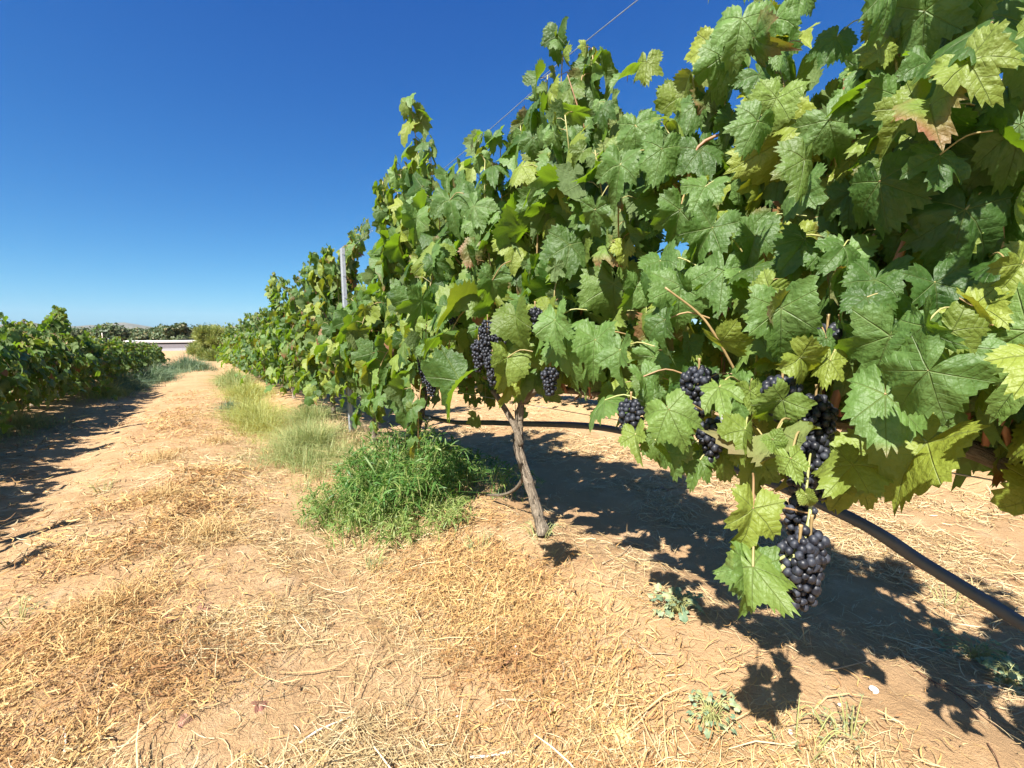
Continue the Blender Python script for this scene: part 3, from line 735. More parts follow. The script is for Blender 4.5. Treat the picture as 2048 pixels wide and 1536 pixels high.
def hero_leaves(root, canes):
    o = np.array(root.location); fl = MB(); q = np.random.default_rng(77)
    h = np.array(HERO, float)
    J = np.array([at(a[0], a[1], a[4]) for a in h]); 
    K = np.array([at(a[2], a[3], a[4] * (1 - 0.05 * a[8])) for a in h])
    S = np.linalg.norm(K - J, axis=1); T = K - J; S = np.where(S > .095, .095 + (S - .095) * .45, S)
    C = np.array([0, 0, CAMH]); view = nrm(C - J)
    N = nrm(view * 0.75 + np.array([-SHX, -SHY, 1.0]) * h[:, 8:9] * 0.9 + q.normal(0, 0.40, J.shape) + np.array([0, 0, .12]))
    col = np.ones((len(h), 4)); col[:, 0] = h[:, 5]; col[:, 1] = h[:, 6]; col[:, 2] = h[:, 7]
    # smaller leaves of the lateral shoots, all over the face turned to the path
    m = 120; y = q.uniform(.10, .95, m); x = .74 + .24 * np.clip(y / .8, 0, 1) + q.normal(0, .05, m); z = q.uniform(.68, 1.62, m); z = np.where(y < .42, np.maximum(z, .86 + .2 * (z - .68)), z)
    sj = np.stack([x, y, z], -1)
    add_leaves(fl, sj, np.stack([-q.uniform(.2, 1.1, m), q.normal(-.25, .7, m), q.uniform(-.1, 1, m)], -1), np.stack([q.normal(-.2, .3, m), q.normal(0, .5, m), -np.ones(m)], -1), q.uniform(.032, .066, m), leaf_cols(m, q, .45, .22), 0, q)
    petioles(fl, sj + np.stack([q.uniform(.02, .06, m), q.normal(0, .03, m), q.uniform(0, .03, m)], -1), sj, 0.0011, 5, q, 1)
    add_leaves(fl, J, N, T, S * q.uniform(.70, .90, len(S)), col, 0, q, 0, np.where(S[:, None] > .105, q.uniform(.78, .92, (len(S), 1)), q.uniform(.64, .86, (len(S), 1))))
    nodes = np.concatenate([c for c, _ in canes])
    A = []
    for k in range(len(J)):
        d = np.linalg.norm(nodes - J[k], axis=1); i = np.argmin(d); p = nodes[i]
        if d[i] > 0.10: p = J[k] + nrm(p - J[k]) * 0.085 + np.array([0, 0, 0.01])
        A.append(p)
    petioles(fl, np.array(A), J, 0.0016, 6, q, 1)
    return fl
hero_leaves(v1, c1).build('foliage', [M['leaf'], M['stem']], v1)
# stout canes one sees on the nearest vine, and the hanging lateral that carries the low leaves and bunch
for pts, ra, g in (([(1945, 285, .74), (1900, 345, .73), (1830, 445, .72), (1760, 600, .74), (1700, 720, .80), (1650, 860, .86)], (.0042, .0075), 0.0), ([(1555, 175, .99), (1530, 240, 1.0), (1400, 290, 1.02), (1370, 400, 1.05)], (.002, .004), .1),
                   ([(1330, 575, .93), (1395, 625, .93), (1430, 670, .93), (1480, 760, .95)], (.002, .0026), .35), ([(1622, 985, .66), (1618, 1040, .65), (1600, 1095, .64), (1560, 1140, .63), (1520, 1180, .62)], (.0022, .0034), .9), ([(1600, 1095, .64), (1545, 1125, .635), (1506, 1134, .63)], (.0018, .002), .9),
                   ([(1625, 1028, .66), (1560, 1015, .65), (1506, 1018, .645)], (.0013, .0015), .2), ([(1690, 150, .82), (1680, 260, .85), (1660, 320, .9)], (.002, .004), .1), ([(1135, 150, 1.5), (1148, 190, 1.5), (1170, 260, 1.52)], (.0016, .0026), .15)):
    mc = MB(); p = spline([at(*q) for q in pts], 20); n = len(p)
    tube(mc, p, np.linspace(ra[0], ra[1], n) * (1 + 0.12 * (np.arange(n) % 6 == 0)), 8, np.array([g, 0, .5, 1]))
    mc.build('cane', M['stem'], v1 if pts[0][2] < 1.4 else v2)
# curling tendrils
for u, v, d in ((1860, 400, .72), (1870, 415, .72), (1880, 385, .7), (1490, 20, 1.0), (1870, 370, .7)):
    q = np.random.default_rng(int(u)); s = np.linspace(0, 1, 30); a = s * 9; c = at(u, v, d)
    p = c + np.stack([0.012 * np.cos(a) * (1 - s * .6), 0.012 * np.sin(a) * (1 - s * .6), -0.05 * s], -1) + np.outer(s, q.normal(0, .02, 3))
    mc = MB(); tube(mc, p, 0.0009, 5, np.array([.8, 0, .5, 1])); mc.build('tendril', M['stem'], v1)

# ------------------------------------------------------------------ vines further away: four built, then copied
def copy_tree(o, parent=None):
    c = o.copy(); link(c)
    if parent is not None: c.parent = parent
    for ch in list(o.children): copy_tree(ch, c)
    return c
PROTO = {}
def proto(key, **kw):
    rr = np.random.default_rng(kw.pop('seed'))
    root, _ = make_vine((0.0, 0.0), kw.pop('lod'), rr, [], label='x', **kw)
    PROTO[key] = [root, False]
for k in range(3): proto(('tall', k), seed=40 + k, lod=2, n_up=18, n_side=28, size=0.10, arms=0.62, low=(0.22, 0.7), top=(1.08, 1.58), width=0.31, yellow=0.3, brown=0.15, fill=130, spacing=0.062, lf='leaf_far')
for k in range(3): proto(('short', k), seed=60 + k, lod=2, n_up=22, n_side=34, size=0.092, arms=0.62, low=(0.08, 0.6), top=(0.85, 1.30), width=0.48, yellow=0.25, brown=0.35, fill=170, spacing=0.06, head=0.5, lf='leaf_far')
for k in range(2): proto(('distant', k), seed=80 + k, lod=3, n_up=16, n_side=22, size=0.115, arms=0.62, low=(0.2, 0.7), top=(1.3, 1.8), width=0.38, yellow=0.3, brown=0.12, fill=80, spacing=0.1, lf='leaf_far', petiole=False)
for k in range(2): proto(('distant_short', k), seed=90 + k, lod=3, n_up=14, n_side=22, size=0.11, arms=0.62, low=(0.1, 0.6), top=(0.65, 0.95), width=0.40, yellow=0.3, brown=0.12, fill=80, spacing=0.1, lf='leaf_far', petiole=False)

def place_vine(key, x, y, label, group, sc=1.0, rot=0.0, sz=1.0):
    p = PROTO[key]
    o = p[0] if not p[1] else copy_tree(p[0])
    p[1] = True
    o.location = (x, y, float(gz(x, y)) - 0.01); o.rotation_euler = (0, 0, rot); o.scale = (sc, sc, sc * sz)
    tag(o, label, 'grapevine', group)
    return o
q = np.random.default_rng(3)
for i, y in enumerate(np.arange(9.4, 22, 1.25)):
    place_vine(('tall', i % 3), ROW_R + q.normal(0, .04), y, 'grapevine in the dwindling stretch of the right row, left of the post', 'grapevines beyond the steel post', q.uniform(.95, 1.06), q.integers(0, 2) * math.pi, q.uniform(.95, 1.1))
for i, y in enumerate(np.arange(22, 31, 1.25)):
    place_vine(('distant', i % 2), ROW_R + q.normal(0, .05), y, 'small far grapevine where the right row meets the yellow-green bush', 'far grapevines of the right row', q.uniform(.9, 1.05), q.integers(0, 2) * math.pi)
rL = np.random.default_rng(88); GL = 'grapevines of the left row'
make_vine((ROW_L, 8.4), 1, rL, [atx(u, v, ROW_L + d) for u, v, d in ((4, 628, .1), (22, 640, .2), (45, 642, .1), (62, 648, .2), (30, 655, .3))], n_up=20, n_side=38, size=0.09, arms=.62, low=(.08, .6), top=(.9, 1.22), label='left-row grapevine at the picture edge, browned leaves and an arching top shoot', group=GL, yellow=.3, brown=.4, width=.48, fill=130, head=.5)
make_vine((ROW_L, 9.65), 1, rL, [atx(u, v, ROW_L + d) for u, v, d in ((114, 615, .1), (122, 620, .15), (104, 636, .1), (132, 638, .1), (118, 628, .2), (138, 655, .1), (100, 660, .2), (110, 622, .0), (126, 630, .0), (96, 650, .1), (120, 640, -.1), (135, 648, 0))], n_up=14, n_side=38, size=0.09, arms=.62, low=(.08, .6), top=(.8, 1.12), label='left-row grapevine with a dark tuft of shoots standing up against the hills', group=GL, yellow=.25, brown=.3, width=.48, fill=130, head=.5)
for i, y in enumerate(np.arange(2.2, 8, 1.25)):
    place_vine(('short', i % 3), ROW_L + q.normal(0, .05), y, 'grapevine of the left row out of view whose shade falls on the path', GL, q.uniform(.95, 1.05), q.integers(0, 2) * math.pi, q.uniform(1.0, 1.14))
for i, y in enumerate(np.arange(10.9, 22, 1.25)):
    place_vine(('short', i % 3), ROW_L + q.normal(0, .05), y, ['left-row grapevine just right of the standing tuft, level pale green top', 'second left-row grapevine right of the standing tuft, yellow weeds at its foot', 'third left-row grapevine right of the standing tuft'][i] if i < 3 else 'low grapevine of the receding left row with grass before it', GL if i < 3 else 'receding grapevines of the left row', q.uniform(.95, 1.04), q.integers(0, 2) * math.pi, q.uniform(.78, .95))
for i, y in enumerate(np.arange(22.2, 29, 1.25)):
    place_vine(('distant_short', i % 2), ROW_L + q.normal(0, .05), y, 'small far grapevine near the white shed end of the left row', 'far grapevines of the left row', q.uniform(.9, 1.05), q.integers(0, 2) * math.pi, .9)
for i, y in enumerate(np.arange(-0.9, 12, 1.25)):
    place_vine(('tall', i % 3), ROW_N + q.normal(0, .05), y, 'grapevine of the next row, seen behind the nearest leaves', 'grapevines of the next row to the right', q.uniform(.9, 1.0), q.integers(0, 2) * math.pi, 0.85)

# a tuft of shoots standing above the left row
# ------------------------------------------------------------------ posts, wires and hoses
def make_post(x, y, h, label, group, lean=(0, 0)):
    g = float(gz(x, y)); root = empty('trellis_post', (x, y, g), label, 'post', group)
    mb = MB(); w, d, th = 0.022, 0.016, 0.0025
    prof = np.array([(-w, d), (-w * .55, d), (-w * .5, -d), (w * .5, -d), (w * .55, d), (w, d), (w, d - th), (w * .55 + th, d - th), (w * .5 + th, -d - th), (-w * .5 - th, -d - th), (-w * .55 - th, d - th), (-w, d - th)])
    zs = np.array([-0.1, h]); n = len(prof)
    V = np.array([[x + p[0] + lean[0] * z, y + p[1] + lean[1] * z, g + z] for z in zs for p in prof]); j = np.arange(n); k = (j + 1) % n
    mb.add(V, [np.stack([j, k, k + n, j + n], -1)])
    for a, b in ((0, 11), (1, 10), (2, 9), (3, 8), (4, 7), ):
        pass
    quads = [(0, 1, 10, 11), (1, 2, 9, 10), (2, 3, 8, 9), (3, 4, 7, 8), (4, 5, 6, 7)]
    mb.add(V[n:], [np.array(quads)])
    mb.build('channel', M['steel'], root, smooth=False)
    for z in np.linspace(0.5, h - 0.05, 7):
        m = MB(); c = np.array([x + lean[0] * z, y - d - 0.004 + lean[1] * z, g + z])
        tube(m, [c + [-.014, 0, 0], c + [-.004, -.006, .002], c + [.006, -.004, .006]], .0022, 5)
        m.build('wire_hook', M['steel'], root)
    return root
make_post(ROW_R - 0.05, 4.42, 1.70, 'grey steel trellis post standing through the leaves above the dry grass', 'trellis posts', (-0.012, 0.0))
for y in (13.4, 21.4): make_post(ROW_R, y, 1.7, 'small far steel post of the right row' if y > 15 else 'steel post amid the receding right row', 'trellis posts')
for y in (5.4, 11.2, 16.9, 22.5, 28): make_post(ROW_L, y, 1.12 if y > 8 else 1.0, 'thin pale post among the low left-row vines', 'trellis posts of the left row')
make_post(ROW_N, 2.6, 1.6, 'steel post of the next row behind the leaves', 'trellis posts of the next row')

def wire(pts, rad, label, name='trellis_wire', mat='wire', cat='wire', n=60):
    mb = MB(); p = spline(pts, n); tube(mb, p, rad, 6); o = mb.build(name, M[mat], loc=tuple(pts[0]), origin=tuple(pts[0]))
    return tag(o, label, cat)
p_top = [np.array([ROW_R, -4, 1.98])] + [atx(u, v, ROW_R) for (u, v) in ((1275, 0), (1100, 153), (920, 310), (745, 456), (690, 503))] + [np.array([ROW_R, 13.4, 1.42]), np.array([ROW_R, 40, 0.9])]
wire(p_top, 0.0016, 'taut top wire of the right row crossing the blue sky')
a, b = atx(1510, 357, ROW_R), atx(1690, 285, ROW_R)
p_mid = [b + (b - a) * 4, b, a, np.array([ROW_R, 4.75, 1.18]), np.array([ROW_R, 30, .6])]
wire(p_mid, 0.0015, 'pale middle wire running through the nearest leaves')
# twisted tail of the middle wire
mb = MB(); s = np.linspace(0, 1, 80); c = a[None] * (1 - s[:, None]) + (a + (b - a) * 0.75)[None] * s[:, None]
c = c + np.stack([0.004 * np.cos(s * 50), 0 * s, 0.004 * np.sin(s * 50)], -1)
tube(mb, c, .0012, 5); e = c[0]
tube(mb, [e, e + [.012, .004, -.012], e + [-.004, 0, -.03], e + [-.02, 0, -.022], e + [-.012, 0, .006]], .0012, 5)
tag(mb.build('wire_tie', M['wire'], loc=tuple(a), origin=tuple(a)), 'twisted wire tail wound round the middle wire near its knot', 'wire tie')
wire([np.array([ROW_R, -4, .66]), np.array([ROW_R, 0.5, .64]), np.array([ROW_R, 5, .53]), np.array([ROW_R, 40, -.1])], 0.0016, 'low cordon wire hidden in the right row')
wire([np.array([1.66, -.9, float(gz(1.66, -.9)) + .016]), np.array([1.60, -.45, float(gz(1.60, -.45)) + .03]), np.array([1.52, -.05, .14]), at(2048, 1250, 1.0), at(1850, 1128, 1.08), at(1690, 1030, 1.16), atx(1450, 930, 1.37), atx(1210, 856, 1.40), atx(1000, 846, 1.36), atx(860, 835, 1.30), np.array([ROW_R + .1, 4.9, .34]), np.array([ROW_R + .05, 12, .1]), np.array([ROW_R, 30, -.35])],
     0.0155, 'thick black drip hose slung under the right row', 'drip_hose', 'hose', 'hose', 160)
wire([np.array([ROW_N, -3, .42]), np.array([ROW_N, 0.6, .40]), np.array([ROW_N, 3, .36]), np.array([ROW_N, 13, .2])], 0.010, 'black drip hose of the next row low above the straw', 'drip_hose', 'hose', 'hose')
wire([np.array([ROW_L, 1, .33]), np.array([ROW_L, 6, .24]), np.array([ROW_L, 30, -.25])], 0.010, 'black drip hose of the left row in deep shade', 'drip_hose', 'hose', 'hose')
wire([np.array([ROW_L, 1, 1.05]), np.array([ROW_L, 6, .95]), np.array([ROW_L, 30, .45])], 0.0015, 'thin wire along the top of the left row')
# ------------------------------------------------------------------ straw, dead weeds, grass
def polar_points(n, r, rmin=0.35, rmax=14, a0=-26, a1=98, p=0.0):
    """Random ground points, denser near; angles clockwise from +y."""
    rad = np.exp(r.uniform(math.log(rmin), math.log(rmax), n))
    a = np.radians(r.uniform(a0, a1, n))
    return rad * np.sin(a), rad * np.cos(a)

def g1(x, c, w): return np.exp(-((x - c) / w) ** 2)

def lay_straw(mb, x, y, L, W, r, lift, col, S=4, curl=0.5, pitch=0.15, dirpref=None):
    n = len(x)
    a = r.uniform(0, 2 * np.pi, n) if dirpref is None else dirpref + r.normal(0, .7, n)
    s = np.linspace(-0.5, 0.5, S)[None, :]
    cv = r.normal(0, curl, n)[:, None]
    ang = a[:, None] + cv * s * 2
    dx = np.cos(ang) * L[:, None] / (S - 1); dy = np.sin(ang) * L[:, None] / (S - 1)
    px = x[:, None] + np.cumsum(dx, 1) - dx[:, :1]; py = y[:, None] + np.cumsum(dy, 1) - dy[:, :1]
    pz = gz(px, py) + lift[:, None] + np.abs(r.normal(0, pitch, n))[:, None] * L[:, None] * (s + 0.5) + (r.normal(0, .10, n))[:, None] * L[:, None] * (s * s * 4)
    pz = np.maximum(pz, gz(px, py) + 0.0012)
    P = np.stack([px, py, pz], -1)
    sd = np.stack([-np.sin(a), np.cos(a), r.normal(0, .6, n)], -1); sd = nrm(sd)
    taper = np.array([.75, 1, .95, .45]) if S == 4 else np.linspace(1, .4, S)
    ribbons(mb, P, W[:, None] * taper[None, :S], sd, col)

def cols(n, r, hue=0.3, lo=0.0, hi=1.0):
    c = np.ones((n, 4)); c[:, 0] = r.uniform(0, 1, n) ** (1 / hue); c[:, 1] = 0; c[:, 2] = r.uniform(lo, hi, n)
    return c

def rel(x, y): return np.hypot(x, y)

def straw_density(x, y):
    w = x + 0.07 * np.sin(y * 1.3) + 0.10 * (fbm(x * 2, y * 2, 31, 2) - .5)
    d = 0.60 * g1(w, 0.30, 0.26) + 0.55 * g1(w, -0.15, 0.55) + 0.35 * g1(w, 0.75, 0.3) + 0.85 * (1 / (1 + np.exp(-(w - 1.85) * 6))) + 0.35 * g1(w, -1.3, .4) + .25 * g1(w, 1.35, .3)
    d *= 1 - .72 * g1(w, .40, .13) * (y > 1.1) - .5 * g1(w, -.95, .16)
    d *= np.clip((fbm(x * 3.1, y * 3.1, 41, 3) - 0.36) * 5, 0.06, 1.4)
    return d
def litter_density(x, y):
    w = x + 0.10 * np.sin(y * 0.9 + 1)
    d = 1.0 * g1(w, -0.30, 0.34) + 1.0 * g1(w, 0.84, 0.26) * g1(y, 1.40, 0.42) + 0.14 * g1(w, 0.9, 0.3) + .3 * g1(w, -1.5, .4)
    d *= 1 - .8 * g1(w, .40, .15) - .6 * g1(w, -.95, .18)
    d *= np.clip((fbm(x * 2.6, y * 2.6, 51, 4) - 0.36) * 5.5, 0.04, 1.4)
    return d

r = np.random.default_rng(101)
mb = MB()
x, y = polar_points(330000, r, 0.45, 12); k = r.uniform(0, 1, len(x)) < straw_density(x, y) * 0.72; x, y = x[k], y[k]; R = rel(x, y); n = len(x)
sc = np.clip(R / 1.8, 0.75, 2.1)
lay_straw(mb, x, y, r.uniform(.018, .075, n) * sc ** .5, r.uniform(.0005, .0013, n) * sc, r, r.uniform(0, .012, n), cols(n, r, .45), curl=.35)
x, y = polar_points(2600, r, 0.6, 7); k = r.uniform(0, 1, len(x)) < straw_density(x, y); x, y = x[k], y[k]; n = len(x)
lay_straw(mb, x, y, r.uniform(.08, .20, n), r.uniform(.0010, .0019, n), r, r.uniform(.002, .015, n), cols(n, r, .5, .3), curl=.25, pitch=.10)
tag(mb.build('straw', M['straw']), 'dry pale straw strewn over the sandy ground', kind='stuff')

mb = MB()
x, y = polar_points(620000, r, 0.45, 12); k = r.uniform(0, 1, len(x)) < litter_density(x, y) * 0.72; x, y = x[k], y[k]; R = rel(x, y); n = len(x)
sc = np.clip(R / 1.8, 0.75, 2.1)
lc = cols(n, r, .3); pt = fbm(x * 4 + 9, y * 4, 71, 3); lc[:, 2] = np.clip(lc[:, 2] * (.35 + 1.5 * pt), 0, 1); lc[:, 0] *= np.clip((pt - .3) * 3, 0, 1)
lay_straw(mb, x, y, r.uniform(.012, .060, n) * sc ** .6, r.uniform(.0005, .0017, n) * sc * np.where(r.uniform(0, 1, n) < .1, 1.8, 1), r, np.abs(r.normal(0, .012, n)), lc, curl=.9, pitch=.28)
tag(mb.build('dead_weeds', M['litter']), 'matted brown dead weeds on the middle of the path', kind='stuff')

def grass(mb, x, y, H, W, r, lean=0.5, S=5, col=None, base=None, wind=(0, 0)):
    n = len(x); a = r.uniform(0, 2 * np.pi, n); ln = np.abs(r.normal(0, lean, n)) + 0.1
    s = np.linspace(0, 1, S)[None, :]
    out = H[:, None] * ln[:, None] * (s * 0.5 + s * s * 0.7)
    px = x[:, None] + np.cos(a)[:, None] * out + wind[0] * H[:, None] * s * s; py = y[:, None] + np.sin(a)[:, None] * out + wind[1] * H[:, None] * s * s
    b = gz(x, y) if base is None else base
    pz = b[:, None] + H[:, None] * (s - 0.42 * s * s * np.minimum(ln, 1.4)[:, None])
    sd = nrm(np.stack([-np.sin(a + r.normal(0, .5, n)), np.cos(a), r.normal(0, .3, n)], -1))
    tp = (1 - s ** 2.2) * (0.6 + 0.4 * s) + 0.04
    ribbons(mb, np.stack([px, py, pz], -1), W[:, None] * tp, sd, cols(n, r, .3) if col is None else col)

# standing dry stalks scattered over the path
mb = MB(); x, y = polar_points(3600, r, 0.7, 9); k = r.uniform(0, 1, len(x)) < (litter_density(x, y) + .25 * straw_density(x, y)) * .7; x, y = x[k], y[k]; n = len(x)
grass(mb, x, y, r.uniform(.03, .12, n), r.uniform(.0006, .0013, n), r, .9, 5, cols(n, r, .3))
tag(mb.build('dry_stalks', M['straw']), 'thin dry stalks standing up out of the dead weeds', kind='stuff')

# leafy wild stems: a branching stem whose narrow leaves stand out all along it
def leafy_stems(mb, ms, bases, tips, nl, leafL, leafW, r, huelo=0.0, bend=0.5):
    for b, t in zip(bases, tips):
        c = (b + t) / 2 + np.array([0, 0, bend * np.linalg.norm((t - b)[:2])])
        p = spline([b, c, t], 12)
        tube(ms, p, np.linspace(.0018, .0007, 12), 4, np.array([.9, 0, .5, 1]), cap=False)
        s = r.uniform(0.12, 1, nl); q = np.stack([np.interp(s, np.linspace(0, 1, 12), p[:, k]) for k in range(3)], -1)
        dirv = nrm(nrm(t - b)[None] * 0.45 + r.normal(0, .75, (nl, 3)) + np.array([0, 0, .2]))
        L = leafL * r.uniform(.45, 1.15, nl); S = 5; u = np.linspace(0, 1, S)[None, :, None]
        P = q[:, None, :] + dirv[:, None, :] * L[:, None, None] * u; P = P + np.array([0, 0, -1.0]) * (L[:, None, None] * .35 * u * u)
        sd = nrm(np.cross(dirv, np.array([0, 0, 1.0]) + r.normal(0, .5, (nl, 3))))
        wd = leafW * r.uniform(.6, 1.2, nl)[:, None] * np.array([.35, .95, 1, .65, .05])[None]
        co = cols(nl, r, .25); co[:, 0] = np.clip(co[:, 0] + huelo, 0, 1)
        ribbons(mb, P, wd, sd, co)

def weed_clump(name, cx, cy, rx, ry, h, n, nl, LL, LW, mat, label, cat, group=None, seed=1, hue=0.0, flop=1.0):
    q = np.random.default_rng(seed); base = G(cx, cy)
    root = empty(name, base, label, cat, group)
    a = q.uniform(0, 2 * np.pi, n); d = np.sqrt(q.uniform(0, 1, n))
    bx = cx + rx * .6 * d * np.cos(a); by = cy + ry * .6 * d * np.sin(a)
    tx = bx + rx * .55 * flop * d * np.cos(a) + q.normal(0, .06, n) * rx; ty = by + ry * .55 * flop * d * np.sin(a) + q.normal(0, .06, n) * ry
    tz = gz(tx, ty) + h * (1 - .65 * d ** 2) * q.uniform(.45, 1.1, n) + .015
    B = np.stack([bx, by, gz(bx, by)], -1); T = np.stack([tx, ty, tz], -1)
    mb, ms = MB(), MB(); leafy_stems(mb, ms, B, T, nl, LL, LW, q, hue)
    if h > .12:
        m = n * 3; aa = q.uniform(0, 6.283, m); dd = np.sqrt(q.uniform(0, 1.15, m)); gx = cx + rx * .95 * dd * np.cos(aa); gy = cy + ry * .95 * dd * np.sin(aa)
        co = cols(m, q, .3); co[:, 0] = np.clip(co[:, 0] + hue, 0, 1)
        grass(mb, gx, gy, h * q.uniform(.35, 1.15, m) * (1 - .45 * dd ** 2), LW * q.uniform(.45, .95, m), q, .7, 6, co)
    mb.build('leaves', M[mat], root); ms.build('stems', M['stem'], root)
    return root
gp = lambda u, v, X: atx(u, v, X)
weed_clump('weed_clump', 0.90, 2.55, 0.33, 0.50, 0.38, 260, 20, .085, .0036, 'green_weed', 'lush green narrow-leaved weed clump at the foot of the forked trunk', 'weed', seed=4)
weed_clump('weed_clump', 0.60, 2.50, 0.24, 0.42, 0.17, 110, 22, .060, .0030, 'green_weed', 'low paler fringe of green weed spilling from the big clump towards the path', 'weed', seed=5, hue=.3)
weed_clump('weed_clump', 0.80, 2.02, 0.24, 0.22, 0.11, 70, 20, .05, .0026, 'green_weed', 'thin yellowing weed sprigs below the big green clump', 'weed', seed=6, hue=.5)
weed_clump('weed_clump', 1.35, 2.5, 0.30, 0.5, 0.16, 90, 20, .06, .0034, 'green_weed', 'green weed lying in the shade behind the forked trunk', 'weed', seed=8, hue=.0)

# fine pale-green grass at the verge, and the yellow weeds behind it
def verge(name, cx, cy, rx, ry, h, n, mat, label, seed, W=.0016, lean=.95, cut=True):
    if cut: n = int(n * .8); W = W * 1.35
    q = np.random.default_rng(seed); root_b = G(cx, cy); mb = MB()
    a = q.uniform(0, 2 * np.pi, n); d = np.minimum(np.abs(q.normal(0, .62, n)), 1.9); x = cx + rx * d * np.cos(a); y = cy + ry * d * np.sin(a)
    k = fbm(x * 5, y * 5, seed, 3) > (0.40 + .06 * d if cut else -1); x, y, d = x[k], y[k], d[k]; m = len(x)
    hh = h * q.uniform(.25, 1.15, m) * np.exp(-d ** 2 * .9) * (.25 + 1.7 * fbm(x * 9, y * 9, seed + 5, 3) ** 1.5); co = cols(m, q, .8)
    grass(mb, x, y, hh + .015, q.uniform(.5, 1.1, m) * W, q, lean, 5, co)
    o = mb.build(name, M[mat], origin=tuple(root_b), loc=tuple(root_b)); tag(o, label, None, None, 'stuff')
    return o
verge('verge_grass', 0.72, 4.2, .42, 1.10, .27, 16000, 'fine_grass', 'hazy pale-green fine grass clump between the path and the steel post', 14)
verge('verge_grass', 0.95, 5.6, .30, .8, .26, 5000, 'fine_grass', 'fine grass clump under the vines just past the steel post', 15)
verge('verge_grass', 0.50, 6.6, .36, 1.6, .31, 12000, 'yellow_weed', 'bright yellow weed clump along the right side of the path', 16, .0022)
verge('verge_grass', 0.60, 9.6, .36, 2.2, .34, 8000, 'yellow_weed', 'yellow-green weed clump further along the right side of the path', 17, .003)
verge('verge_grass', 0.30, 8.0, .18, 1.0, .22, 2200, 'blue_grass', 'small grey-green weed clump edging the path before the yellow weeds', 18, .003)
verge('verge_grass', 0.55, 13.5, .40, 3.0, .50, 7000, 'fine_grass', 'far pale grass clump on the right side of the path', 19, .004)
verge('verge_grass', 0.92, 3.3, .28, .5, .12, 3500, 'straw', 'dry golden grass clump at the foot of the steel post', 20, .0014, 1.0)
verge('verge_grass', 1.0, 4.6, .4, .9, .13, 4500, 'straw', 'dry straw-coloured grass clump round the steel post', 21, .0018, 1.0)
verge('verge_grass', -1.65, 11.5, .35, 1.1, .40, 5000, 'yellow_weed', 'yellow-brown weed clump under the left row', 22, .0028)
verge('verge_grass', -1.75, 7.2, .4, .9, .22, 4000, 'fine_grass', 'pale dry grass clump in the shade at the left edge', 23, .002)
verge('verge_grass', -1.55, 13.5, .4, 1.6, .45, 6000, 'blue_grass', 'dark grey-green grass clump before the left row', 24, .004)
verge('verge_grass', -1.3, 17.5, .5, 2.4, .55, 8000, 'blue_grass', 'blue-green tall grass clump filling the left side of the far path', 25, .006)
verge('verge_grass', -0.7, 24, .9, 3.0, .70, 8000, 'blue_grass', 'blue-green tall grass clump closing the far end of the path', 26, .008)
for i, (cx, cy) in enumerate(((-0.25, 3.4), (-0.05, 2.6), (-0.35, 4.6), (0.05, 5.2), (-.3, 2.0))):
    verge('verge_grass', cx, cy, .22, .35, .10, 700, 'litter', ['greyish dead weed tuft mid-path beside the left shade', 'brown dead weed tuft on the path, nearest the green clump', 'brown dead weed tuft on the path beyond the shade', 'dry weed tuft far along the middle of the path', 'dead weed tuft in the middle of the lower left ground'][i], 60 + i, .0016, 1.1, False)

# small leafy plants on the ground
def mallow(cx, cy, rad, n, size, mat, label, seed, h=.05):
    q = np.random.default_rng(seed); b = G(cx, cy); root = empty('mallow_plant', b, label, 'small plant')
    a = q.uniform(0, 2 * np.pi, n); d = rad * np.sqrt(q.uniform(0.02, 1, n)); P = np.stack([cx + d * np.cos(a), cy + d * np.sin(a), 0 * a], -1)
    P[:, 2] = gz(P[:, 0], P[:, 1]) + q.uniform(.25, 1, n) * h
    N = np.stack([q.normal(-.1, .45, n), q.normal(-.2, .45, n), np.ones(n)], -1); T = np.stack([np.cos(a), np.sin(a), q.normal(-.1, .3, n)], -1)
    mb, ms = MB(), MB(); c = leaf_cols(n, q, .3, .1); add_leaves(mb, P, N, T, size * q.uniform(.5, 1.1, n), c, 2, q)
    for p in P: tube(ms, spline([b + q.normal(0, .01, 3) * [1, 1, 0], (b + p) / 2 + [0, 0, h * .5], p], 6), .0008, 4, np.array([.9, 0, .5, 1]), cap=False)
    mb.build('leaves', M[mat], root); ms.build('stems', M['stem'], root)
def gnd(u, v):
    """Point of the ground seen at (u, v)."""
    d = ray(u, v); t = 0.9 / -d[2]
    for _ in range(12):
        p = d * t; t = (CAMH - float(gz(p[0], p[1]))) / -d[2]
    return d * t + [0, 0, CAMH]
for i, (u, v, rad, n, s, lab) in enumerate(((1355, 1225, .085, 46, .020, 'small blue-green mallow plant on the sand left of the lowest vine leaves'), (1420, 1450, .06, 40, .011, 'small grey-green rosette plant on the sand below the hanging shade'),
        (1950, 1320, .09, 40, .014, 'pale green creeping plant on the sand below the drip hose'), (2020, 1370, .05, 24, .016, 'pale leafy creeper at the lower right edge'), (1560, 1165, .10, 26, .014, 'small green seedlings in the shade of the lowest bunch'))):
    p = gnd(u, v); mallow(p[0], p[1], rad, n, s, 'mallow', lab, 300 + i)
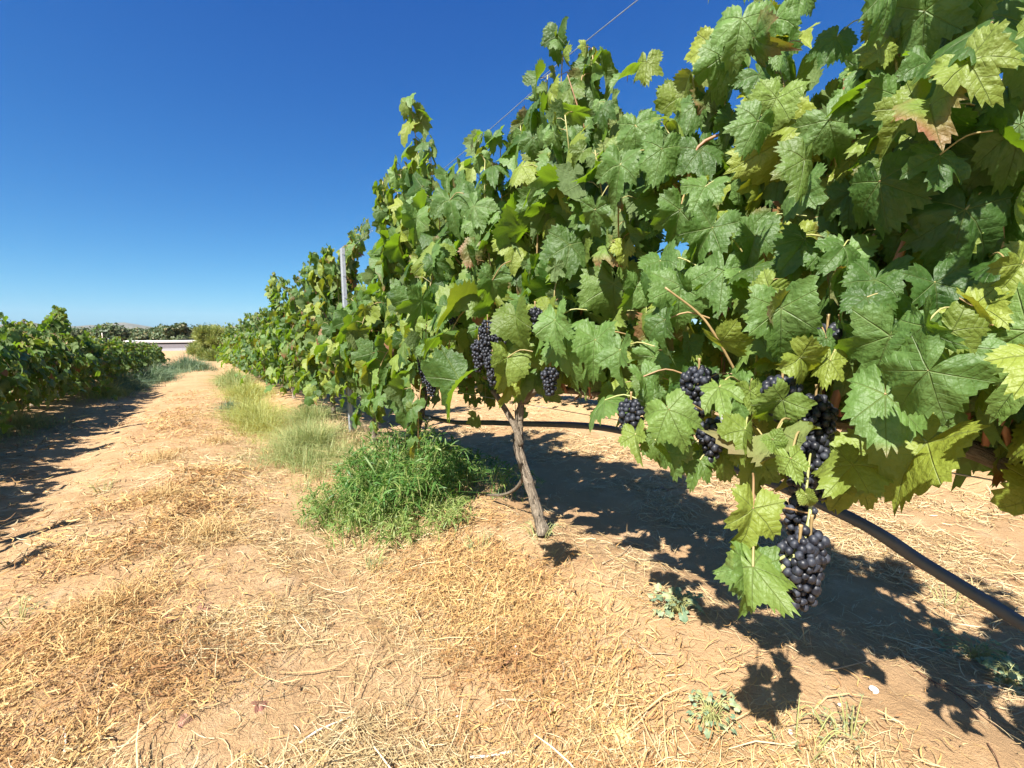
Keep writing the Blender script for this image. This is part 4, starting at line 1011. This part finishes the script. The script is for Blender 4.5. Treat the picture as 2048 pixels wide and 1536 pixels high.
for i, (u, v, hh, nn, lab) in enumerate(((1700, 1470, .06, 12, 'wispy olive weed sprig on the bare sand at the bottom right'), (1590, 1490, .07, 7, 'lone thin weed sprig by the bottom edge'), (740, 1140, .07, 14, 'wispy olive weed sprig on the sand below the yellowing fringe'), (1080, 1075, .07, 16, 'olive weed sprig at the foot of the forked trunk'), (960, 1100, .06, 12, 'olive weed sprig left of the forked trunk'), (30, 1240, .06, 10, 'small grey-green weed at the left edge'), (205, 985, .09, 14, 'small green weed in the edge of the left shade'), (1900, 1210, .06, 8, 'thin green tendril weed beside the drip hose'))):
    p = gnd(u, v); weed_clump('weed_sprig', p[0], p[1], .07, .07, hh, nn, 9, .012, .0012, 'mallow', lab, 'weed', seed=400 + i, hue=.35, flop=1.6)

# sticks, dead shoots, snail shells, fallen leaves
def stick(pts, ra, mat, label, name='stick', forks=0):
    q = np.random.default_rng(int(pts[0][0] * 7 + pts[0][1])); P = np.array([gnd(u, v) for (u, v) in pts]); P[:, 2] = gz(P[:, 0], P[:, 1]) + ra * 1.2 + q.uniform(0, .004, len(P))
    mb = MB(); p = spline(P, 24); p[:, 2] = np.maximum(p[:, 2], gz(p[:, 0], p[:, 1]) + ra * .8)
    tube(mb, p, np.linspace(ra, ra * .55, 24) * (1 + .12 * q.standard_normal(24)), 7, None, 0, True, .05, q)
    for _ in range(forks):
        i = q.integers(6, 18); d = nrm(p[i + 2] - p[i]); e = p[i] + (d + np.array([-d[1], d[0], 0.15]) * q.choice([-1, 1])) * q.uniform(.02, .05)
        tube(mb, [p[i], (p[i] + e) / 2 + [0, 0, .003], e], ra * .5, 6, None, 0, True, .04, q)
    o = mb.build(name, M[mat], origin=tuple(P[0]), loc=tuple(P[0])); return tag(o, label, 'stick')
stick([(970, 1425), (1005, 1403), (1060, 1408), (1095, 1398)], .0040, 'twig', 'bent pale brown stick lying on the sand, bottom centre', forks=2)
stick([(1105, 1395), (1128, 1350), (1118, 1315)], .0034, 'twig', 'curved pale stick standing on its end near the bottom centre')
stick([(940, 1520), (985, 1516), (1030, 1506)], .0035, 'grey_twig', 'short bleached white stick on the bottom edge')
stick([(600, 1490), (640, 1465), (700, 1440)], .0034, 'grey_twig', 'whitish stick among the straw at the lower left')
stick([(850, 1510), (862, 1485), (905, 1470)], .0032, 'twig', 'short brown stick by the bottom edge, left of the bleached one')
stick([(1250, 1270), (1290, 1305), (1330, 1335)], .0030, 'twig', 'grey-brown stick left of the mallow plant', forks=1)
stick([(1205, 1130), (1245, 1110), (1265, 1090), (1230, 1180)], .0026, 'twig', 'forked twig at the edge of the vine shade', forks=2)
stick([(1215, 1440), (1245, 1475), (1280, 1460)], .003, 'twig', 'curled brown stick right of the bare sand patch', forks=1)
stick([(1330, 1355), (1380, 1350)], .0026, 'twig', 'small brown twig under the mallow plant')
stick([(1660, 1345), (1740, 1325)], .0022, 'twig', 'straight straw-coloured twig on the orange sand')
stick([(1800, 1310), (1840, 1350), (1910, 1390), (1960, 1430), (2030, 1480)], .0018, 'dark_twig', 'thin brown runner creeping over the orange sand', 'dead_shoot', forks=3)
stick([(1910, 1145), (1980, 1158), (2060, 1160)], .0026, 'dark_twig', 'dark twig behind the drip hose at the right edge', 'dead_shoot')
stick([(1975, 1490), (1990, 1515), (2000, 1540)], .0015, 'dark_twig', 'short dark stem by the bottom right corner', 'dead_shoot')
stick([(195, 1400), (205, 1350), (213, 1325)], .0022, 'twig', 'upright-looking pale grass stem at the lower left', 'dry_stem')
stick([(130, 1510), (132, 1480), (128, 1460)], .003, 'grey_twig', 'short whitish stub at the lower left corner')
stick([(640, 1000), (650, 1010)], .004, 'twig', 'tiny twig by the fringe of the green clump')

def shell(u, v, s, label, seed):
    q = np.random.default_rng(seed); c = gnd(u, v); mb = MB(); t = np.linspace(0, 1, 60); a = t * 2 * np.pi * 2.6 + q.uniform(0, 6); rad = s * (1 - t) ** 1.1 * .62
    P = np.stack([c[0] + rad * np.cos(a), c[1] + rad * np.sin(a), c[2] + s * .45 + .35 * s * t], -1)
    tube(mb, P, s * (.45 * (1 - t) + .05), 10); o = mb.build('snail_shell', M['shell'], origin=tuple(c), loc=tuple(c)); return tag(o, label, 'snail shell', 'snail shells on the sand')
for i, (u, v, s, lab) in enumerate(((1746, 1383, .011, 'largest white snail shell, alone on the orange sand'), (1581, 1467, .006, 'white snail shell by the bottom edge, beside the thin sprig'), (1980, 1376, .005, 'tiny white snail shell by the right edge below the hose'), (1034, 1308, .007, 'white snail shell among dead weeds at the bottom centre'), (1680, 1412, .005, 'tiny white snail shell left of the wispy sprig'), (1030, 1295, .005, 'smaller white snail shell just above another in the dead weeds'), (830, 1018, .006, 'white snail shell at the foot of the green weed clump'), (915, 1435, .004, 'tiny white snail shell by the bent pale stick'))): shell(u, v, s, lab, 500 + i)

def fallen(u, v, s, label, hue, br, seed):
    q = np.random.default_rng(seed); c = gnd(u, v); c[2] = float(gz(c[0], c[1])) + s * .25; mb = MB()
    add_leaves(mb, [c], [q.normal(0, .4, 3) + [0, 0, 1]], [q.normal(0, 1, 3) * [1, 1, .1]], [s], [[hue, br, q.uniform(.2, .9), 1]], 1, q)
    return tag(mb.build('fallen_leaf', M['dead_leaf'], origin=tuple(c), loc=tuple(c)), label, 'fallen leaf', 'fallen vine leaves')
for i, (u, v, s, h, b, lab) in enumerate(((1240, 1465, .045, .95, 0, 'pale yellow fallen leaf on the sand, bottom centre'), (410, 1215, .04, 0, .6, 'red-brown fallen leaf in the middle of the dead weeds'), (340, 1245, .03, 0, .7, 'dark maroon crumpled leaf left of the red-brown one'), (440, 1040, .03, 0, .6, 'maroon fallen leaf up the path'), (190, 1262, .03, 0, .7, 'dark brown fallen leaf at the left of the dead weeds'), (375, 1442, .025, .1, .5, 'pinkish brown fallen leaf near the bottom left'),
        (835, 1130, .03, .1, .3, 'pinkish fallen leaf on the sand below the weed fringe'), (1080, 1190, .022, 0, .8, 'small dark crumpled leaf in the rusty weeds'), (1010, 1330, .03, 0, .4, 'brown crumpled leaf beside the snail shells'), (1110, 1430, .025, .1, .5, 'brown leaf scrap by the bent stick'), (460, 1330, .03, .1, .5, 'purplish leaf scrap right of the pinkish one'), (520, 1410, .03, 0, .6, 'dark curled leaf at the edge of the bare track'), (1330, 980, .045, .1, .6, 'shrivelled leaf on the ground in the vine shade'), (1800, 1000, .04, 0, .5, 'purplish leaf on the straw behind the nearest vine'))): fallen(u, v, s, lab, h, b, 600 + i)

# ------------------------------------------------------------------ the distance: bush, trees, shed, hills
def leaf_blob_tree(name, x, y, h, w, trunk_h, mat, label, group, seed, n=5000, leaf=.12, blobs=9, narrow=False):
    q = np.random.default_rng(seed); b = G(x, y); root = empty(name, b, label, 'tree' if name != 'bush' else 'bush', group)
    mt = MB(); mb = MB(); C = []
    for k in range(blobs):
        a = q.uniform(0, 6.28); d = w * .5 * math.sqrt(q.uniform(0, .8)); z = q.uniform(trunk_h, h * .85)
        d *= 1 - .5 * max(0, (z - h * .5) / (h * .5)); C.append((np.array([x + d * math.cos(a), y + d * math.sin(a), b[2] + z]), q.uniform(.16, .30) * max(w * .8, h * .6)))
    for c, s in C:
        p = spline([b + [0, 0, -.05], b + [q.normal(0, .03 * w), q.normal(0, .03 * w), trunk_h * .8 + .05], c], 8); tube(mt, p, np.linspace(.035 * h, .008 * h, 8), 6, None, 0, False, .05, q)
        m = n // blobs; v = nrm(q.normal(0, 1, (m, 3))) * (q.uniform(.25, 1, m) ** .45)[:, None] * s * np.array([1, 1, .8]) * (1 + .25 * q.standard_normal((m, 1)))
        P = c + v; P[:, 2] = np.maximum(P[:, 2], b[2] + .03); sh = q.uniform(0, .6)
        if narrow:
            S = 3; u = np.linspace(0, 1, S)[None, :, None]; d = nrm(v + np.array([0, 0, .6]) * s + q.normal(0, .3 * s, v.shape)); L = leaf * q.uniform(.6, 1.4, m)
            co = cols(m, q, .3); co[:, 2] = np.clip(co[:, 2] * .6 + sh, 0, 1)
            ribbons(mb, P[:, None, :] + d[:, None, :] * L[:, None, None] * u, np.tile(np.array([1, .8, .1]), (m, 1)) * leaf * .10, nrm(np.cross(d, q.normal(0, 1, d.shape))), co)
        else:
            co = cols(m, q, .25); co[:, 2] = np.clip(co[:, 2] * .6 + sh, 0, 1)
            add_leaves(mb, P, nrm(v) + q.normal(0, .5, v.shape) + [0, 0, .4], q.normal(0, 1, v.shape) - [0, 0, .5], leaf * q.uniform(.6, 1.2, m), co, 3, q)
    mt.build('trunk', M['bark'], root); mb.build('crown', M[mat], root)
    return root
def far(u, d): return ray(u, 700)[:2] * d
x, y = far(432, 32); leaf_blob_tree('bush', x, y, 2.3, 2.6, .15, 'tamarisk', 'feathery yellow-green bush at the end of the right row', None, 700, 22000, .20, 12, True)
x, y = far(402, 36); leaf_blob_tree('bush', x, y, 1.7, 1.8, .1, 'tamarisk', 'lower grey-green bush beside the orange bare ground', None, 701, 9000, .2, 8, True)
TREES = [(362, 95, 6.0, 6.5, 'dark evergreen tree standing tallest behind the white shed', 'tree_leaf'), (232, 105, 5.0, 8.5, 'broad round tree above the left row at the horizon', 'tree_leaf'), (315, 120, 5.2, 8, 'low spreading tree left of the tall dark tree', 'tree_leaf'), (290, 100, 2.8, 5, 'dark shrubby tree at the left end of the white shed', 'tree_leaf'), (332, 98, 3.2, 8, 'dark shrubby tree behind the middle of the shed', 'tree_leaf'), (345, 140, 5.6, 9, 'distant tree behind the shed left of the tall dark one', 'tree_leaf'),
         (262, 130, 4.0, 10, 'low greyish tree right of the broad round tree', 'tree_leaf'), (190, 130, 3.6, 12, 'low brownish tree beyond the left row', 'tree_leaf'), (395, 150, 5.0, 12, 'distant low tree right of the tall dark one', 'tree_leaf'), (20, 140, 4.2, 14, 'distant low tree at the left edge of the horizon', 'tree_leaf'), (150, 150, 4.0, 12, 'distant low tree behind the standing tuft', 'tree_leaf'), (430, 160, 5, 14, 'distant tree behind the feathery bush', 'tree_leaf')]
for i, (u, d, h, w, lab, m) in enumerate(TREES):
    x, y = far(u, d); h *= .72; leaf_blob_tree('tree', x, y, h, w, h * .15, m, lab, 'trees on the horizon', 710 + i, 2600, .42, 9)

def box(mb, lo, hi):
    lo = np.array(lo, float); hi = np.array(hi, float)
    V = np.array([[(lo, hi)[(i >> k) & 1][k] for k in range(3)] for i in range(8)])
    mb.add(V, [np.array([(0, 2, 3, 1), (4, 5, 7, 6), (0, 1, 5, 4), (2, 6, 7, 3), (0, 4, 6, 2), (1, 3, 7, 5)])])
def shed():
    x, y = far(335, 55); b = G(x, y); root = empty('shed', b, 'long low white-roofed shed beyond the end of the rows', 'shed'); 
    L, W, H = 6.6, 4.0, 1.05; z = 0
    def put(name, lo, hi, mat):
        m = MB(); box(m, lo, hi); o = bpy.data.objects.new(name, m.mesh(name, M[mat], False)); link(o); o.parent = root; return o
    put('wall', (-L / 2, -W / 2, -.4), (L / 2, W / 2, H - .30), 'wall')
    put('opening', (-L / 2 + .05, -W / 2 + .15, H - .30), (L / 2 - .05, W / 2 - .15, H - .12), 'dark')
    ro = put('roof', (-L / 2 - .3, -W / 2 - .12, H - .12), (L / 2 + .3, W / 2 + .5, H + .10), 'white')
    root.rotation_euler = (0, 0, math.radians(14))
shed()
x, y = far(207, 60); mb = MB(); b = G(x, y); tube(mb, [b - [0, 0, .1], b + [0, 0, 1.0], b + [0, 0, 2.1]], .05, 8); tag(mb.build('pole', M['grey_twig'], loc=tuple(b), origin=tuple(b)), 'lone pale pole rising behind the left row', 'pole')

def hills():
    mb = MB(); a = np.radians(np.linspace(-60, 130, 400)); n = len(a)
    for dist, hh, seed, depth in ((2600, 70, 3, 900), (5200, 210, 8, 1800)):
        rings = np.linspace(0, 1, 9); V = []
        for t in rings:
            rr = dist + depth * t; prof = (fbm(np.degrees(a) * .16 + 40, a * 0 + t * .6, seed, 4) - .25) * 1.5; prof = np.clip(prof, .35, 1.2)
            V.append(np.stack([rr * np.sin(a), rr * np.cos(a), -2 + hh * prof * np.sin(t * np.pi * .5) ** .8], -1))
        V = np.concatenate(V); i = np.arange(8)[:, None] * n; j = np.arange(n - 1)[None, :]
        mb.add(V, [np.stack([i + j, i + j + 1, i + n + j + 1, i + n + j], -1).reshape(-1, 4)])
    tag(mb.build('hills', M['hill']), kind='structure')
hills()

# ------------------------------------------------------------------ the air between here and the hills
def haze():
    t = NT('haze_air'); v = t.n('ShaderNodeVolumePrincipled')
    v.inputs['Color'].default_value = (0.80, 0.90, 1.0, 1); v.inputs['Density'].default_value = 3.5e-5; v.inputs['Anisotropy'].default_value = 0.0
    t.t.links.new(v.outputs[0], t.out.inputs['Volume'])
    mb = MB(); box(mb, (-7600, -7600, -4.0), (7600, 7600, 280))
    tag(mb.build('haze', t.m, smooth=False), kind='stuff')
haze()
